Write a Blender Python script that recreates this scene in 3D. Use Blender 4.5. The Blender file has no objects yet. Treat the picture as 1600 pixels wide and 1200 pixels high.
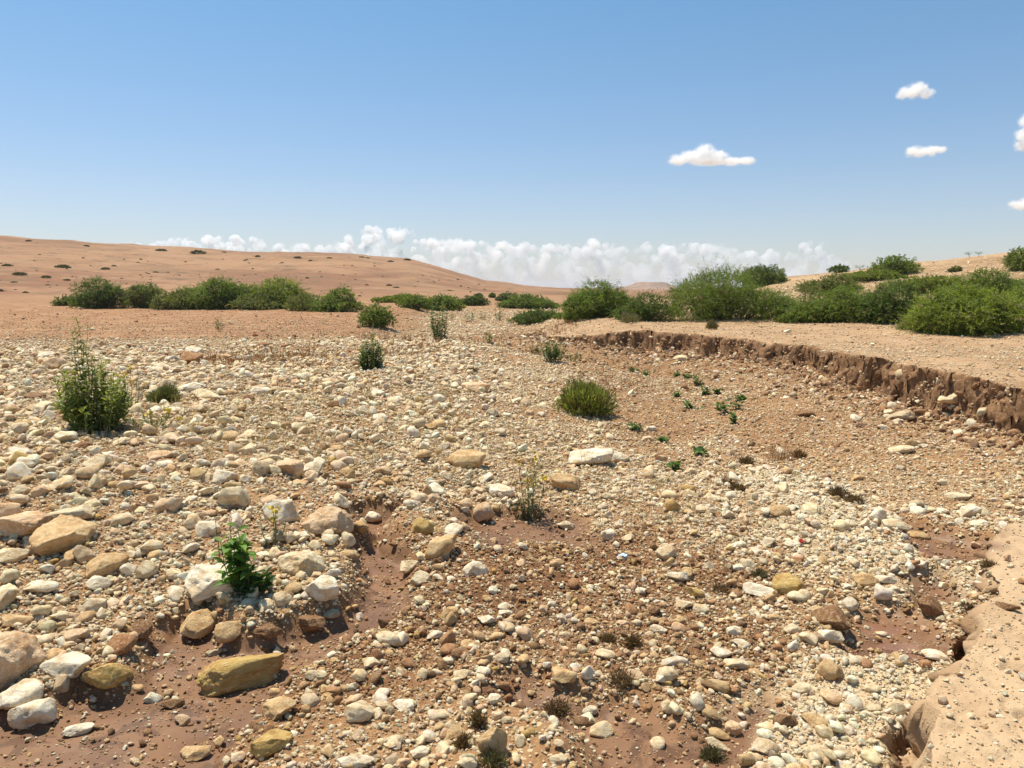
import bpy, bmesh, math, random
import numpy as np
from mathutils import Vector

R = math.radians
SC = bpy.context.scene
C = SC.collection
random.seed(7)
RNG = np.random.default_rng(11)

# ---------------------------------------------------------------- camera, sky, sun, exposure
FPX = 1204.0                      # focal length in pixels of the 1600 px wide frame
PITCH = math.atan(150.0 / FPX)    # looking slightly down
CZ = 1.9
cam_d = bpy.data.cameras.new('camera')
cam_d.sensor_width = 36.0
cam_d.lens = 36.0 * FPX / 1600.0
cam_d.clip_start = 0.05
cam_d.clip_end = 40000
cam = bpy.data.objects.new('camera', cam_d)
C.objects.link(cam)
cam.location = (0, 0, CZ)
cam.rotation_euler = (R(90) - PITCH, 0, 0)
SC.camera = cam

SUN_AZ, SUN_EL = R(-48), R(68)    # azimuth left of the view direction, elevation
sdir = Vector((math.sin(SUN_AZ) * math.cos(SUN_EL), math.cos(SUN_AZ) * math.cos(SUN_EL), math.sin(SUN_EL)))
sl = bpy.data.lights.new('sun', 'SUN')
sl.energy = 5.0
sl.angle = R(0.5)
sl.color = (1.0, 0.92, 0.77)
sun = bpy.data.objects.new('sun', sl)
C.objects.link(sun)
sun.rotation_euler = (-sdir).to_track_quat('-Z', 'Y').to_euler()

W = bpy.data.worlds.new('World')
SC.world = W
W.use_nodes = True
wt = W.node_tree
wt.nodes.clear()
sky = wt.nodes.new('ShaderNodeTexSky')
sky.sky_type = 'NISHITA'
sky.sun_disc = False
sky.sun_elevation = SUN_EL
sky.sun_rotation = SUN_AZ
sky.altitude = 600
sky.air_density = 1.0
sky.dust_density = 1.0
sky.ozone_density = 3.0
bgn = wt.nodes.new('ShaderNodeBackground')
bgn.inputs[1].default_value = 0.105
wo = wt.nodes.new('ShaderNodeOutputWorld')
tcw = wt.nodes.new('ShaderNodeTexCoord'); spw = wt.nodes.new('ShaderNodeSeparateXYZ'); wt.links.new(tcw.outputs['Generated'], spw.inputs[0])
rmp = wt.nodes.new('ShaderNodeValToRGB'); wt.links.new(spw.outputs[2], rmp.inputs[0])
rmp.color_ramp.elements[0].position = 0.0; rmp.color_ramp.elements[0].color = (.88, .82, .86, 1)
rmp.color_ramp.elements[1].position = .42; rmp.color_ramp.elements[1].color = (.64, 1.0, 1.03, 1)
el = rmp.color_ramp.elements.new(.10); el.color = (.91, .88, .89, 1)
mw = wt.nodes.new('ShaderNodeMix'); mw.data_type = 'RGBA'; mw.blend_type = 'MULTIPLY'; mw.inputs[0].default_value = 1
wt.links.new(sky.outputs[0], mw.inputs[6]); wt.links.new(rmp.outputs[0], mw.inputs[7])
wt.links.new(mw.outputs[2], bgn.inputs[0])
wt.links.new(bgn.outputs[0], wo.inputs[0])

SC.view_settings.view_transform = 'Standard'
SC.view_settings.look = 'None'
SC.view_settings.gamma = 1
SC.view_settings.exposure = 0.41
SC.cycles.transparent_max_bounces = 48
SC.cycles.max_bounces = 6
SC.cycles.diffuse_bounces = 3
SC.cycles.volume_bounces = 6

# ---------------------------------------------------------------- noise and geometry helpers
def _h(ix, iy, iz, seed):
    h = (ix.astype(np.int64) * 374761393 + iy.astype(np.int64) * 668265263 + iz.astype(np.int64) * 2147483647 + seed * 1274126177) & 0xFFFFFFFF
    h = ((h ^ (h >> 13)) * 1274126177) & 0xFFFFFFFF
    h = ((h ^ (h >> 16)) * 2246822519) & 0xFFFFFFFF
    return ((h ^ (h >> 15)) & 0xFFFFFF) / float(0xFFFFFF)

def vn2(x, y, seed=0):
    x0 = np.floor(x); y0 = np.floor(y)
    fx = x - x0; fy = y - y0
    fx = fx * fx * (3 - 2 * fx); fy = fy * fy * (3 - 2 * fy)
    z = np.zeros_like(x0)
    a = _h(x0, y0, z, seed); b = _h(x0 + 1, y0, z, seed)
    c = _h(x0, y0 + 1, z, seed); d = _h(x0 + 1, y0 + 1, z, seed)
    return (a + (b - a) * fx) * (1 - fy) + (c + (d - c) * fx) * fy

def fbm2(x, y, oc=4, seed=0):
    """roughly -1..1"""
    s = 0; a = 1; t = 0
    c, sn = math.cos(0.6), math.sin(0.6)
    for i in range(oc):
        s = s + a * (vn2(x, y, seed + i * 17) * 2 - 1); t += a
        x, y = (c * x - sn * y) * 2.03 + 11.3, (sn * x + c * y) * 2.03 - 5.7
        a *= 0.5
    return s / t * 1.3

def vn3(p, seed=0):
    i = np.floor(p); f = p - i
    f = f * f * (3 - 2 * f)
    def g(dx, dy, dz): return _h(i[:, 0] + dx, i[:, 1] + dy, i[:, 2] + dz, seed)
    x, y, z = f[:, 0], f[:, 1], f[:, 2]
    a = g(0, 0, 0) * (1 - x) + g(1, 0, 0) * x
    b = g(0, 1, 0) * (1 - x) + g(1, 1, 0) * x
    c = g(0, 0, 1) * (1 - x) + g(1, 0, 1) * x
    d = g(0, 1, 1) * (1 - x) + g(1, 1, 1) * x
    return (a * (1 - y) + b * y) * (1 - z) + (c * (1 - y) + d * y) * z

def fbm3(p, oc=3, seed=0):
    s = 0; a = 1; t = 0
    for k in range(oc):
        s = s + a * (vn3(p, seed + 31 * k) * 2 - 1); t += a
        p = p * 2.07 + 3.1; a *= 0.5
    return s / t * 1.3

def ss(a, b, x):
    t = np.clip((x - a) / (b - a), 0, 1)
    return t * t * (3 - 2 * t)

def poly_sd(poly, x, y):
    """signed distance to a closed polygon, positive inside"""
    P = np.asarray(poly, float)
    d2 = np.full(x.shape, 1e18); ins = np.zeros(x.shape, bool)
    n = len(P)
    for i in range(n):
        ax, ay = P[i]; bx, by = P[(i + 1) % n]
        ex, ey = bx - ax, by - ay
        wx, wy = x - ax, y - ay
        t = np.clip((wx * ex + wy * ey) / (ex * ex + ey * ey + 1e-12), 0, 1)
        d2 = np.minimum(d2, (wx - ex * t) ** 2 + (wy - ey * t) ** 2)
        if ay != by:
            c = ((ay <= y) & (by > y)) | ((by <= y) & (ay > y))
            ins ^= c & (x < ax + (y - ay) / (by - ay) * ex)
    d = np.sqrt(d2)
    return np.where(ins, d, -d)

CP, SP = math.cos(PITCH), math.sin(PITCH)
def ray(px, py):
    u = (px - 800) / FPX; v = (600 - py) / FPX
    return np.array([u, CP + v * SP, -SP + v * CP])

def plane_pt(px, py, z=0.0):
    d = ray(px, py); t = (z - CZ) / d[2]
    return d[0] * t, d[1] * t

def P2(pts, z=0.0):
    return [plane_pt(a, b, z) for a, b in pts]

# zones of the river bed, as polygons on the ground
MUD = [P2(q) for q in (
    [(-90, 1300), (-90, 1090), (60, 1130), (120, 1080), (200, 1085), (240, 1030), (232, 990), (300, 962), (330, 1000), (400, 1012), (460, 990), (515, 965), (560, 930), (556, 870), (590, 840), (640, 880), (655, 950), (600, 985), (520, 1025), (470, 1060), (420, 1120), (340, 1170), (300, 1300)],
    [(545, 850), (560, 815), (620, 812), (612, 850)],
    [(740, 1100), (800, 1068), (880, 1072), (960, 1080), (1010, 1090), (1060, 1140), (1140, 1120), (1195, 1062), (1222, 1078), (1185, 1140), (1150, 1300), (960, 1300), (900, 1165), (800, 1120)],
    [(1320, 965), (1370, 940), (1440, 958), (1494, 1000), (1488, 1020), (1440, 1032), (1390, 1012), (1335, 1012)],
    [(1410, 815), (1470, 832), (1550, 850), (1545, 888), (1445, 882)],
    [(700, 815), (800, 795), (905, 800), (940, 850), (850, 850), (760, 870)],
    [(1395, 900), (1480, 905), (1500, 940), (1420, 950)],
)]
PINK = P2([(1760, 800), (1600, 822), (1556, 842), (1548, 880), (1542, 930), (1530, 962), (1497, 1012), (1497, 1060), (1440, 1088), (1402, 1112), (1408, 1150), (1425, 1200), (1440, 1500), (2300, 1500), (2300, 900)], 0.1)
PIT = P2([(1394, 1116), (1425, 1106), (1460, 1130), (1442, 1165), (1444, 1220), (1406, 1220)], 0.05)
PIT2 = P2([(1492, 1005), (1512, 990), (1530, 1010), (1508, 1045), (1494, 1060)], 0.0)
GRIT = P2([(1165, 1085), (1255, 1012), (1380, 1012), (1492, 1022), (1470, 1075), (1402, 1112), (1425, 1300), (1130, 1300)])
PALE = P2([(1185, 712), (1270, 735), (1400, 825), (1450, 890), (1545, 895), (1530, 945), (1440, 945), (1300, 905), (1220, 835), (1140, 765)])
DIRT = P2([(960, 590), (1040, 570), (1180, 600), (1300, 640), (1620, 700), (1620, 820), (1400, 800), (1270, 720), (1120, 650), (1060, 700), (1000, 720), (960, 660)])
GUL = P2([(900, 560), (980, 545), (1180, 575), (1330, 640), (1420, 700), (1330, 760), (1400, 800), (1340, 810), (1230, 710), (1120, 640), (1050, 690), (1010, 750), (930, 640)])
BRN = P2([(640, 860), (1000, 850), (1180, 900), (1260, 1010), (1150, 1100), (980, 1080), (820, 1040), (640, 1100), (480, 1100), (620, 960)])
BRN2 = P2([(430, 1060), (620, 950), (760, 895), (1000, 815), (1030, 865), (860, 950), (700, 1030), (520, 1110), (410, 1160)])
PLAT = [(6.15, 7.6), (6.0, 9.3), (6.05, 11), (5.85, 13), (6.0, 15), (5.8, 17), (5.3, 18.8), (4.4, 20.3), (3.2, 21.8), (2.1, 22.8), (1.3, 23.8), (0.9, 25.5), (1.0, 30), (1.8, 36), (3.5, 45), (7, 60), (12, 90), (500, 120), (500, -60), (9, -60), (7.6, 2), (6.9, 5.5)]
TERR = [(-4.4, 28), (-6.5, 25), (-14, 24), (-22, 21.5), (-60, 22), (-500, 30), (-500, 600), (-4, 600), (-5, 90), (-7, 60), (-6.2, 45), (-4.6, 36)]

def zones(x, y):
    """zone masks 0..1 used for height, material and stones"""
    n1 = fbm2(x * 2.1, y * 2.1, 3, 5) * 0.11
    n2 = fbm2(x * 7.0, y * 7.0, 2, 9) * 0.04
    z = {}
    near = (np.hypot(x, y) < 14)
    def m(poly, w, k=1.0):
        o = np.zeros_like(x)
        if near.any():
            o[near] = ss(-w, w, poly_sd(poly, x[near], y[near]) + k * (n1 + n2)[near])
        return o
    mud = np.zeros_like(x)
    for q in MUD: mud = np.maximum(mud, m(q, 0.10, 1.0))
    z['mud'] = mud
    z['pink'] = m(PINK, 0.035, 0.45)
    z['pit'] = np.maximum(m(PIT, 0.03, 0.25), m(PIT2, 0.03, 0.25))
    z['pale'] = m(PALE, 0.2); z['grit'] = np.maximum(m(GRIT, 0.12), .75 * z['pale'])
    z['dirt'] = m(DIRT, 0.35); z['brn'] = np.maximum(.8 * m(BRN, 0.35), m(BRN2, .2)) * (1 - .8 * z['grit'])
    gp = np.where(np.hypot(x, y) < 40, ss(-.5, .5, poly_sd(GUL, x, y) + n1 * 3), 0)
    wob = fbm2(x * 0.8, y * 0.8, 3, 21) * 0.36 + fbm2(x * 2.0, y * 2.0, 2, 24) * 0.16 + fbm2(x * 5, y * 5, 3, 22) * 0.07
    sd = poly_sd(PLAT, x, y) + wob
    z['psd'] = sd
    slump = ss(-2.4, -1.5, sd + fbm2(x * 1.1, y * 1.1, 3, 71) * .6) * ss(.0, -.1, sd) * ss(8, 11, y) * (y < 32)
    z['gul'] = np.maximum(gp, slump) * ss(8.5, 10.5, y); z['brn'] = np.maximum(z['brn'], .36 * z['gul'] * (.7 + .6 * fbm2(x * .9, y * .9, 3, 78)))
    z['plat'] = .14 * ss(-.35, -.05, sd) + .86 * ss(-0.03, 0.13, sd)
    sd2 = poly_sd(TERR, x, y) + fbm2(x * .4, y * .4, 3, 23) * 0.9
    z['tsd'] = sd2
    z['terr'] = ss(-1.0, 1.0, sd2)
    return z

CR_PX = np.array([-4000, -1200, 0, 100, 250, 400, 550, 640, 700, 760, 830, 900, 1000])
CR_E = np.array([95, 88, 77, 70, 60, 54, 51, 44, 28, 11, 1, 0, 0]) / FPX
CL_PX = np.array([1050, 1180, 1230, 1300, 1400, 1500, 1600, 2200, 6000])
CL_E = np.array([0, 10, 17, 24, 37, 47, 56, 75, 90]) / FPX

def H(x, y, zn=None):
    x = np.asarray(x, float); y = np.asarray(y, float)
    if zn is None: zn = zones(x, y)
    r = np.hypot(x, y)
    lo = fbm2(x * 0.33, y * 0.33, 3, 1)
    mid = fbm2(x * 1.4, y * 1.4, 3, 2)
    hi = fbm2(x * 6, y * 6, 3, 3)
    vhi = fbm2(x * 24, y * 24, 2, 4)
    bed = 0.07 * lo + 0.035 * mid
    bed += 0.22 * ss(1.0, -2.5, x - .03 * y) * ss(30, 20, y) * ss(3.5, 6.0, y) + 0.10 * ss(0, -2.5, x)
    bed -= 0.14 * np.exp(-((x - 2.6 - .08 * (y - 10)) / 1.3) ** 2) * ss(6, 9, y) * ss(30, 24, y)
    bed += 0.06 * zn['pale']
    rough = 0.022 * hi + 0.008 * vhi
    rough = rough + zn['gul'] * (.035 * fbm2(x * 3.2, y * 3.2, 4, 72) + .02 * np.abs(hi))
    mud = zn['mud']
    z = bed * (1 - mud) + (bed * 0.35 - 0.075) * mud + rough * (1 - 0.82 * mud)
    # right hand talus and plateau
    sd = zn['psd']
    z += (0.03 + 0.12 * ss(11, 15, y)) * np.exp(np.minimum(sd, 0) / 0.55) * (1 - zn['plat']) * (0.6 + 0.8 * vn2(x * 1.1, y * 1.1, 40)) * ss(5.5, 9, y)
    hp = 0.72 - 0.30 * ss(10.0, 7.6, y) - 0.12 * ss(7, 3, y) + 0.06 * lo
    hp = hp - .34 * ss(3.6, 1.0, x) * ss(19, 23, y)
    ptop = hp + 0.02 * hi * 0.5 + 0.006 * vhi + 0.035 * fbm2(x * .8, y * .8, 3, 44) + 0.012 * np.clip(sd, 0, 12)
    z = z * (1 - zn['plat']) + ptop * zn['plat']
    bench = ss(-2.1, -1.6, sd + fbm2(x * 1.3, y * 1.3, 3, 51) * .5) * (1 - zn['plat']) * ss(15, 18, y) * (y < 40)
    z += bench * (.13 + .05 * fbm2(x * 3, y * 3, 3, 52))
    # slope rising towards the right bank
    z += 0.05 * ss(3.0, 5.0, x) * (1 - zn['plat']) * ss(9, 6, y) * ss(3.0, 4.5, y)
    # left terrace
    t = zn['terr']
    z = z * (1 - t) + (0.36 + 0.05 * lo + 0.03 * mid + 0.008 * hi + 0.004 * np.clip(y - 28, 0, 60)) * t
    # soil shelf at lower right
    pk = zn['pink']
    z = z * (1 - pk) + (0.13 + 0.02 * mid + 0.015 * hi + 0.008 * vhi - .03 * ss(.35, .8, fbm2(x * 5.5, y * 5.5, 3, 93)) + 0.03 * ss(2.2, 4, x)) * pk
    z -= 0.32 * zn['pit'] * (0.6 + 0.4 * vn2(x * 9, y * 9, 77))
    # far flats and hills
    far = ss(60, 140, r)
    z = z * (1 - far) + (0.35 + 0.25 * fbm2(x * .02, y * .02, 3, 60)) * far
    yy = np.maximum(y, 0.02 * r)
    px = 800 + FPX * x / yy / 0.994
    D = 360.0
    zc = CZ + np.interp(px, CR_PX, CR_E) * D * np.clip(yy / np.maximum(r, 1e-3), 0, 1)
    zc = zc + 0.8 * fbm2(x * .02, y * .02, 4, 61)
    sL = ss(80, D, r) * ss(-0.3, 0.05, y / np.maximum(r, 1e-3))
    wL = np.interp(px, [700, 860, 960], [1, 1, 0])
    z = z + np.maximum(zc - 0.6, 0) * sL * wL + 0.7 * fbm2(x * .05, y * .05, 5, 62) * ss(70, 160, r) * (px < 900)
    D2 = 86.0
    zc2 = CZ + np.interp(px, CL_PX, CL_E) * D2 * np.clip(yy / np.maximum(r, 1e-3), 0, 1)
    sR = ss(27, D2, r)
    wR = np.interp(px, [1060, 1200], [0, 1]) * ss(400, 120, r)
    z = z + np.maximum(zc2 - 0.9, 0) * sR * wR + 0.16 * fbm2(x * .22, y * .22, 4, 63) * ss(28, 45, r) * (px > 1060) * ss(400, 120, r)
    return z

def H1(x, y):
    return float(H(np.array([x]), np.array([y]))[0])

def hit(px, py):
    d = ray(px, py)
    t = np.geomspace(1.0, 900, 900)
    x = d[0] * t; y = d[1] * t
    below = (CZ + d[2] * t) < H(x, y)
    i = int(np.argmax(below)) if below.any() else len(t) - 1
    a, b = t[max(i - 1, 0)], t[i]
    tt = np.linspace(a, b, 24)
    bl = (CZ + d[2] * tt) < H(d[0] * tt, d[1] * tt)
    tm = tt[int(np.argmax(bl))] if bl.any() else b
    x, y = d[0] * tm, d[1] * tm
    return float(x), float(y), H1(x, y)

def mesh_np(name, V, F, mat=None, smooth=True, attrs=None):
    """V (n,3), F (m,k)"""
    me = bpy.data.meshes.new(name)
    V = np.ascontiguousarray(V, np.float32); F = np.ascontiguousarray(F, np.int32)
    m, k = F.shape
    me.vertices.add(len(V)); me.vertices.foreach_set('co', V.ravel())
    me.loops.add(m * k); me.loops.foreach_set('vertex_index', F.ravel())
    me.polygons.add(m)
    me.polygons.foreach_set('loop_start', np.arange(0, m * k, k, dtype=np.int32))
    me.polygons.foreach_set('use_smooth', np.full(m, smooth))
    me.update(calc_edges=True)
    for an, (ty, arr) in (attrs or {}).items():
        a = me.attributes.new(an, ty, 'POINT')
        a.data.foreach_set('value' if ty == 'FLOAT' else 'color', np.ascontiguousarray(arr, np.float32).ravel())
    if mat: me.materials.append(mat)
    return me

def obj(name, me, parent=None):
    o = bpy.data.objects.new(name, me); C.objects.link(o)
    if parent: o.parent = parent
    return o

def tag(o, label=None, cat=None, group=None, kind=None):
    if label: o['label'] = label
    if cat: o['category'] = cat
    if group: o['group'] = group
    if kind: o['kind'] = kind
    return o

# ---------------------------------------------------------------- materials
class NT:
    def __init__(s, name):
        s.m = bpy.data.materials.new(name); s.m.use_nodes = True
        s.t = s.m.node_tree; s.t.nodes.clear()
        s.out = s.n('ShaderNodeOutputMaterial')
    def n(s, ty, **kw):
        nd = s.t.nodes.new(ty)
        for k, v in kw.items():
            if k.startswith('i_'): nd.inputs[k[2:].replace('_', ' ')].default_value = v
            else: setattr(nd, k, v)
        return nd
    def l(s, a, b): s.t.links.new(a, b)
    def attr(s, name, ty='GEOMETRY'): return s.n('ShaderNodeAttribute', attribute_name=name, attribute_type=ty)
    def mix(s, f, a, b, mode='MIX'):
        nd = s.n('ShaderNodeMix', data_type='RGBA', blend_type=mode)
        for i, v in ((0, f), (6, a), (7, b)):
            if hasattr(v, 'links') or hasattr(v, 'is_linked'): s.l(v, nd.inputs[i])
            elif i == 0: nd.inputs[0].default_value = v
            else: nd.inputs[i].default_value = (*v, 1) if len(v) == 3 else v
        return nd.outputs[2]
    def math(s, op, a, b=None, c=None, clamp=False):
        nd = s.n('ShaderNodeMath', operation=op, use_clamp=clamp)
        for i, v in enumerate((a, b, c)):
            if v is None: continue
            if hasattr(v, 'is_linked'): s.l(v, nd.inputs[i])
            else: nd.inputs[i].default_value = v
        return nd.outputs[0]
    def noise(s, vec, scale, detail=4, rough=0.55, dist=0.0):
        nd = s.n('ShaderNodeTexNoise'); nd.inputs['Scale'].default_value = scale
        nd.inputs['Detail'].default_value = detail; nd.inputs['Roughness'].default_value = rough
        nd.inputs['Distortion'].default_value = dist
        if vec is not None: s.l(vec, nd.inputs['Vector'])
        return nd
    def rng(s, v, a, b, c=0.0, d=1.0):
        nd = s.n('ShaderNodeMapRange', interpolation_type='SMOOTHSTEP')
        s.l(v, nd.inputs[0])
        for i, q in enumerate((a, b, c, d)): nd.inputs[i + 1].default_value = q
        return nd.outputs[0]

def mat_ground():
    t = NT('ground_soil')
    co = t.n('ShaderNodeTexCoord').outputs['Object']
    geo = t.n('ShaderNodeNewGeometry')
    big = t.noise(co, 0.25, 5).outputs[0]
    med = t.noise(co, 1.7, 6, .6).outputs[0]
    fine = t.noise(co, 13, 6, .65).outputs[0]
    grain = t.noise(co, 90, 3, .7).outputs[0]
    dryc = t.mix(t.rng(med, .3, .7), (.215, .115, .058), (.335, .20, .108))
    dryc = t.mix(t.rng(fine, .35, .7), dryc, (.29, .145, .070))
    dryc = t.mix(t.math('MULTIPLY', t.rng(grain, .45, .75), .45), dryc, (.54, .39, .24))
    # pebbles read as a light mottling where real stones are too small
    vor = t.n('ShaderNodeTexVoronoi'); vor.inputs['Scale'].default_value = 22; t.l(co, vor.inputs['Vector'])
    vcell = t.n('ShaderNodeSeparateColor'); t.l(vor.outputs['Color'], vcell.inputs[0])
    peb = t.math('MULTIPLY', t.math('LESS_THAN', vor.outputs['Distance'], .33), t.math('GREATER_THAN', vcell.outputs[0], .45))
    A = {k: t.attr(k).outputs['Fac'] for k in ('mud', 'pink', 'brn', 'plat', 'terr', 'wall', 'grit', 'hillL', 'hillR')}
    pebm = t.math('MULTIPLY', peb, t.math('SUBTRACT', 1.0, t.math('MAXIMUM', A['mud'], A['pink'])))
    dryc = t.mix(t.math('MULTIPLY', pebm, .6), dryc, (.68, .54, .39))
    c = t.mix(t.math('MULTIPLY', A['brn'], .95), dryc, (.165, .074, .034))
    c = t.mix(t.math('MULTIPLY', A['grit'], .7), c, (.62, .50, .36))
    platc = t.mix(t.rng(med, .35, .65), (.30, .18, .105), (.405, .265, .17))
    platc = t.mix(t.math('MULTIPLY', pebm, .5), platc, (.68, .54, .39))
    c = t.mix(A['plat'], c, platc)
    terc = t.mix(t.rng(med, .3, .7), (.23, .105, .050), (.33, .18, .095))
    terc = t.mix(t.math('MULTIPLY', pebm, .35), terc, (.62, .46, .32))
    terc = t.mix(t.math('MULTIPLY', t.rng(t.noise(co, .5, 5, .7).outputs[0], .5, .62), .6), terc, (.38, .235, .14))
    c = t.mix(A['terr'], c, terc)
    hl = t.mix(t.rng(t.noise(co, .013, 6, .6).outputs[0], .42, .58), (.215, .100, .052), (.30, .165, .092))
    mp = t.n('ShaderNodeMapping'); mp.inputs['Scale'].default_value = (.25, .25, 3.0); t.l(co, mp.inputs[0])
    hl = t.mix(t.math('MULTIPLY', t.rng(t.noise(mp.outputs[0], .12, 5, .6).outputs[0], .5, .62), .45), hl, (.19, .10, .052))
    hl = t.mix(t.rng(t.noise(co, .22, 4, .8).outputs[0], .55, .62), hl, (.12, .075, .04))
    hl = t.mix(t.math('MULTIPLY', t.rng(t.noise(co, .08, 5, .8).outputs[0], .50, .60), .6), hl, (.17, .105, .06))
    hl = t.mix(t.math('MULTIPLY', t.rng(t.noise(co, .03, 5, .75).outputs[0], .48, .60), .7), hl, (.34, .20, .12))
    c = t.mix(A['hillL'], c, hl)
    hr = t.mix(t.rng(t.noise(co, .12, 6, .65).outputs[0], .35, .65), (.26, .155, .085), (.40, .265, .165))
    vr = t.n('ShaderNodeTexVoronoi'); vr.inputs['Scale'].default_value = 2.2; t.l(co, vr.inputs['Vector'])
    hr = t.mix(t.math('MULTIPLY', t.math('LESS_THAN', vr.outputs['Distance'], .26), .6), hr, (.68, .55, .40))
    c = t.mix(A['hillR'], c, hr)
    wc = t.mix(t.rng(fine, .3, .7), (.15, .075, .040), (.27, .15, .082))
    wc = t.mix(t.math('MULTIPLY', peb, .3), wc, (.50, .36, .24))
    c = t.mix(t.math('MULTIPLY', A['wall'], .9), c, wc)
    pinkc = t.mix(t.rng(med, .3, .7), (.44, .30, .20), (.50, .365, .255))
    pinkc = t.mix(t.math('MULTIPLY', t.rng(fine, .55, .72), .5), pinkc, (.38, .22, .13))
    c = t.mix(A['pink'], c, pinkc)
    mudc = t.mix(t.rng(med, .35, .65), (.150, .074, .041), (.225, .120, .070))
    mudc = t.mix(t.rng(t.noise(co, 5, 5, .6, 1.0).outputs[0], .52, .62), mudc, (.115, .056, .032))
    c = t.mix(A['mud'], c, mudc)
    b = t.n('ShaderNodeBsdfPrincipled')
    c = t.mix(1.0, c, (1.0, .965, .82), 'MULTIPLY')
    t.l(c, b.inputs['Base Color'])
    ro = t.math('SUBTRACT', .95, t.math('MULTIPLY', A['mud'], t.rng(t.noise(co, 2.2, 4).outputs[0], .4, .6, .15, .50)))
    t.l(ro, b.inputs['Roughness'])
    b.inputs['Specular IOR Level'].default_value = .35
    hgt = t.math('ADD', t.math('MULTIPLY', fine, .5), t.math('MULTIPLY', grain, .22))
    hgt = t.math('ADD', hgt, t.math('MULTIPLY', pebm, .25))
    hgt = t.math('MULTIPLY', hgt, t.math('SUBTRACT', 1.0, t.math('MULTIPLY', A['mud'], .80)))
    bp = t.n('ShaderNodeBump'); bp.inputs['Strength'].default_value = .8; bp.inputs['Distance'].default_value = .03
    t.l(hgt, bp.inputs['Height']); t.l(bp.outputs[0], b.inputs['Normal'])
    t.l(b.outputs[0], t.out.inputs[0])
    return t.m

def mat_rock(name, inst):
    t = NT(name)
    tc = t.n('ShaderNodeTexCoord'); co = tc.outputs['Object']
    oi = t.n('ShaderNodeObjectInfo')
    ofs = t.n('ShaderNodeVectorMath', operation='ADD'); t.l(co, ofs.inputs[0])
    sc = t.n('ShaderNodeVectorMath', operation='SCALE'); sc.inputs['Scale'].default_value = 37
    cmb = t.n('ShaderNodeCombineXYZ'); t.l(oi.outputs['Random'], cmb.inputs[0]); t.l(oi.outputs['Random'], cmb.inputs[1])
    t.l(cmb.outputs[0], sc.inputs[0]); t.l(sc.outputs[0], ofs.inputs[1]); v = ofs.outputs[0]
    base = t.attr('col', 'INSTANCER').outputs['Color'] if inst else oi.outputs['Color']
    n1 = t.noise(v, 1.6, 6, .62).outputs[0]
    n2 = t.noise(v, 7, 5, .65).outputs[0]
    n3 = t.noise(v, 30, 3, .6).outputs[0]
    dark = t.mix(1.0, base, (.72, .58, .44), 'MULTIPLY')
    light = t.mix(.35, base, (.84, .71, .52))
    c = t.mix(t.rng(n1, .38, .66), base, dark)
    c = t.mix(t.rng(n2, .48, .70), c, light)
    c = t.mix(t.math('MULTIPLY', t.rng(n3, .60, .72), .45), c, (.22, .14, .09))
    b = t.n('ShaderNodeBsdfPrincipled'); t.l(c, b.inputs['Base Color'])
    b.inputs['Roughness'].default_value = .9; b.inputs['Specular IOR Level'].default_value = .3
    bp = t.n('ShaderNodeBump'); bp.inputs['Strength'].default_value = .55
    bp.inputs['Distance'].default_value = .05 if not inst else .02
    t.l(t.math('ADD', n2, t.math('MULTIPLY', n3, .45)), bp.inputs['Height'])
    t.l(bp.outputs[0], b.inputs['Normal']); t.l(b.outputs[0], t.out.inputs[0])
    return t.m

def mat_leaf(name, trans=.35, rough=.6):
    t = NT(name)
    a = t.attr('tint').outputs['Color']
    b = t.n('ShaderNodeBsdfPrincipled'); t.l(a, b.inputs['Base Color'])
    b.inputs['Roughness'].default_value = rough; b.inputs['Specular IOR Level'].default_value = .3
    tr = t.n('ShaderNodeBsdfTranslucent')
    t.l(t.mix(1.0, a, (1.25, 1.25, .55), 'MULTIPLY'), tr.inputs[0])
    mx = t.n('ShaderNodeMixShader'); mx.inputs[0].default_value = trans
    t.l(b.outputs[0], mx.inputs[1]); t.l(tr.outputs[0], mx.inputs[2]); t.l(mx.outputs[0], t.out.inputs[0])
    return t.m

def mat_plain(name, col, rough=.85, nscale=20, var=.35, spec=.3):
    t = NT(name)
    co = t.n('ShaderNodeTexCoord').outputs['Object']
    n = t.noise(co, nscale, 4).outputs[0]
    c = t.mix(t.rng(n, .35, .65), col, tuple(q * (1 - var) for q in col))
    b = t.n('ShaderNodeBsdfPrincipled'); t.l(c, b.inputs['Base Color']); b.inputs['Roughness'].default_value = rough
    b.inputs['Specular IOR Level'].default_value = spec
    t.l(b.outputs[0], t.out.inputs[0])
    return t.m

M_GROUND = mat_ground()
M_ROCK = mat_rock('limestone', False)
M_PEB = mat_rock('gravel_stone', True)
M_LEAF = mat_leaf('leaf', .35)
M_DRY = mat_leaf('dry_stalk', .2, .9)
M_WOOD = mat_plain('bark', (.16, .10, .06))
M_GSTEM = mat_plain('green_stem', (.14, .16, .06))
M_FLOWER = mat_plain('yellow_petal', (.75, .56, .04), .7)

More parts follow.
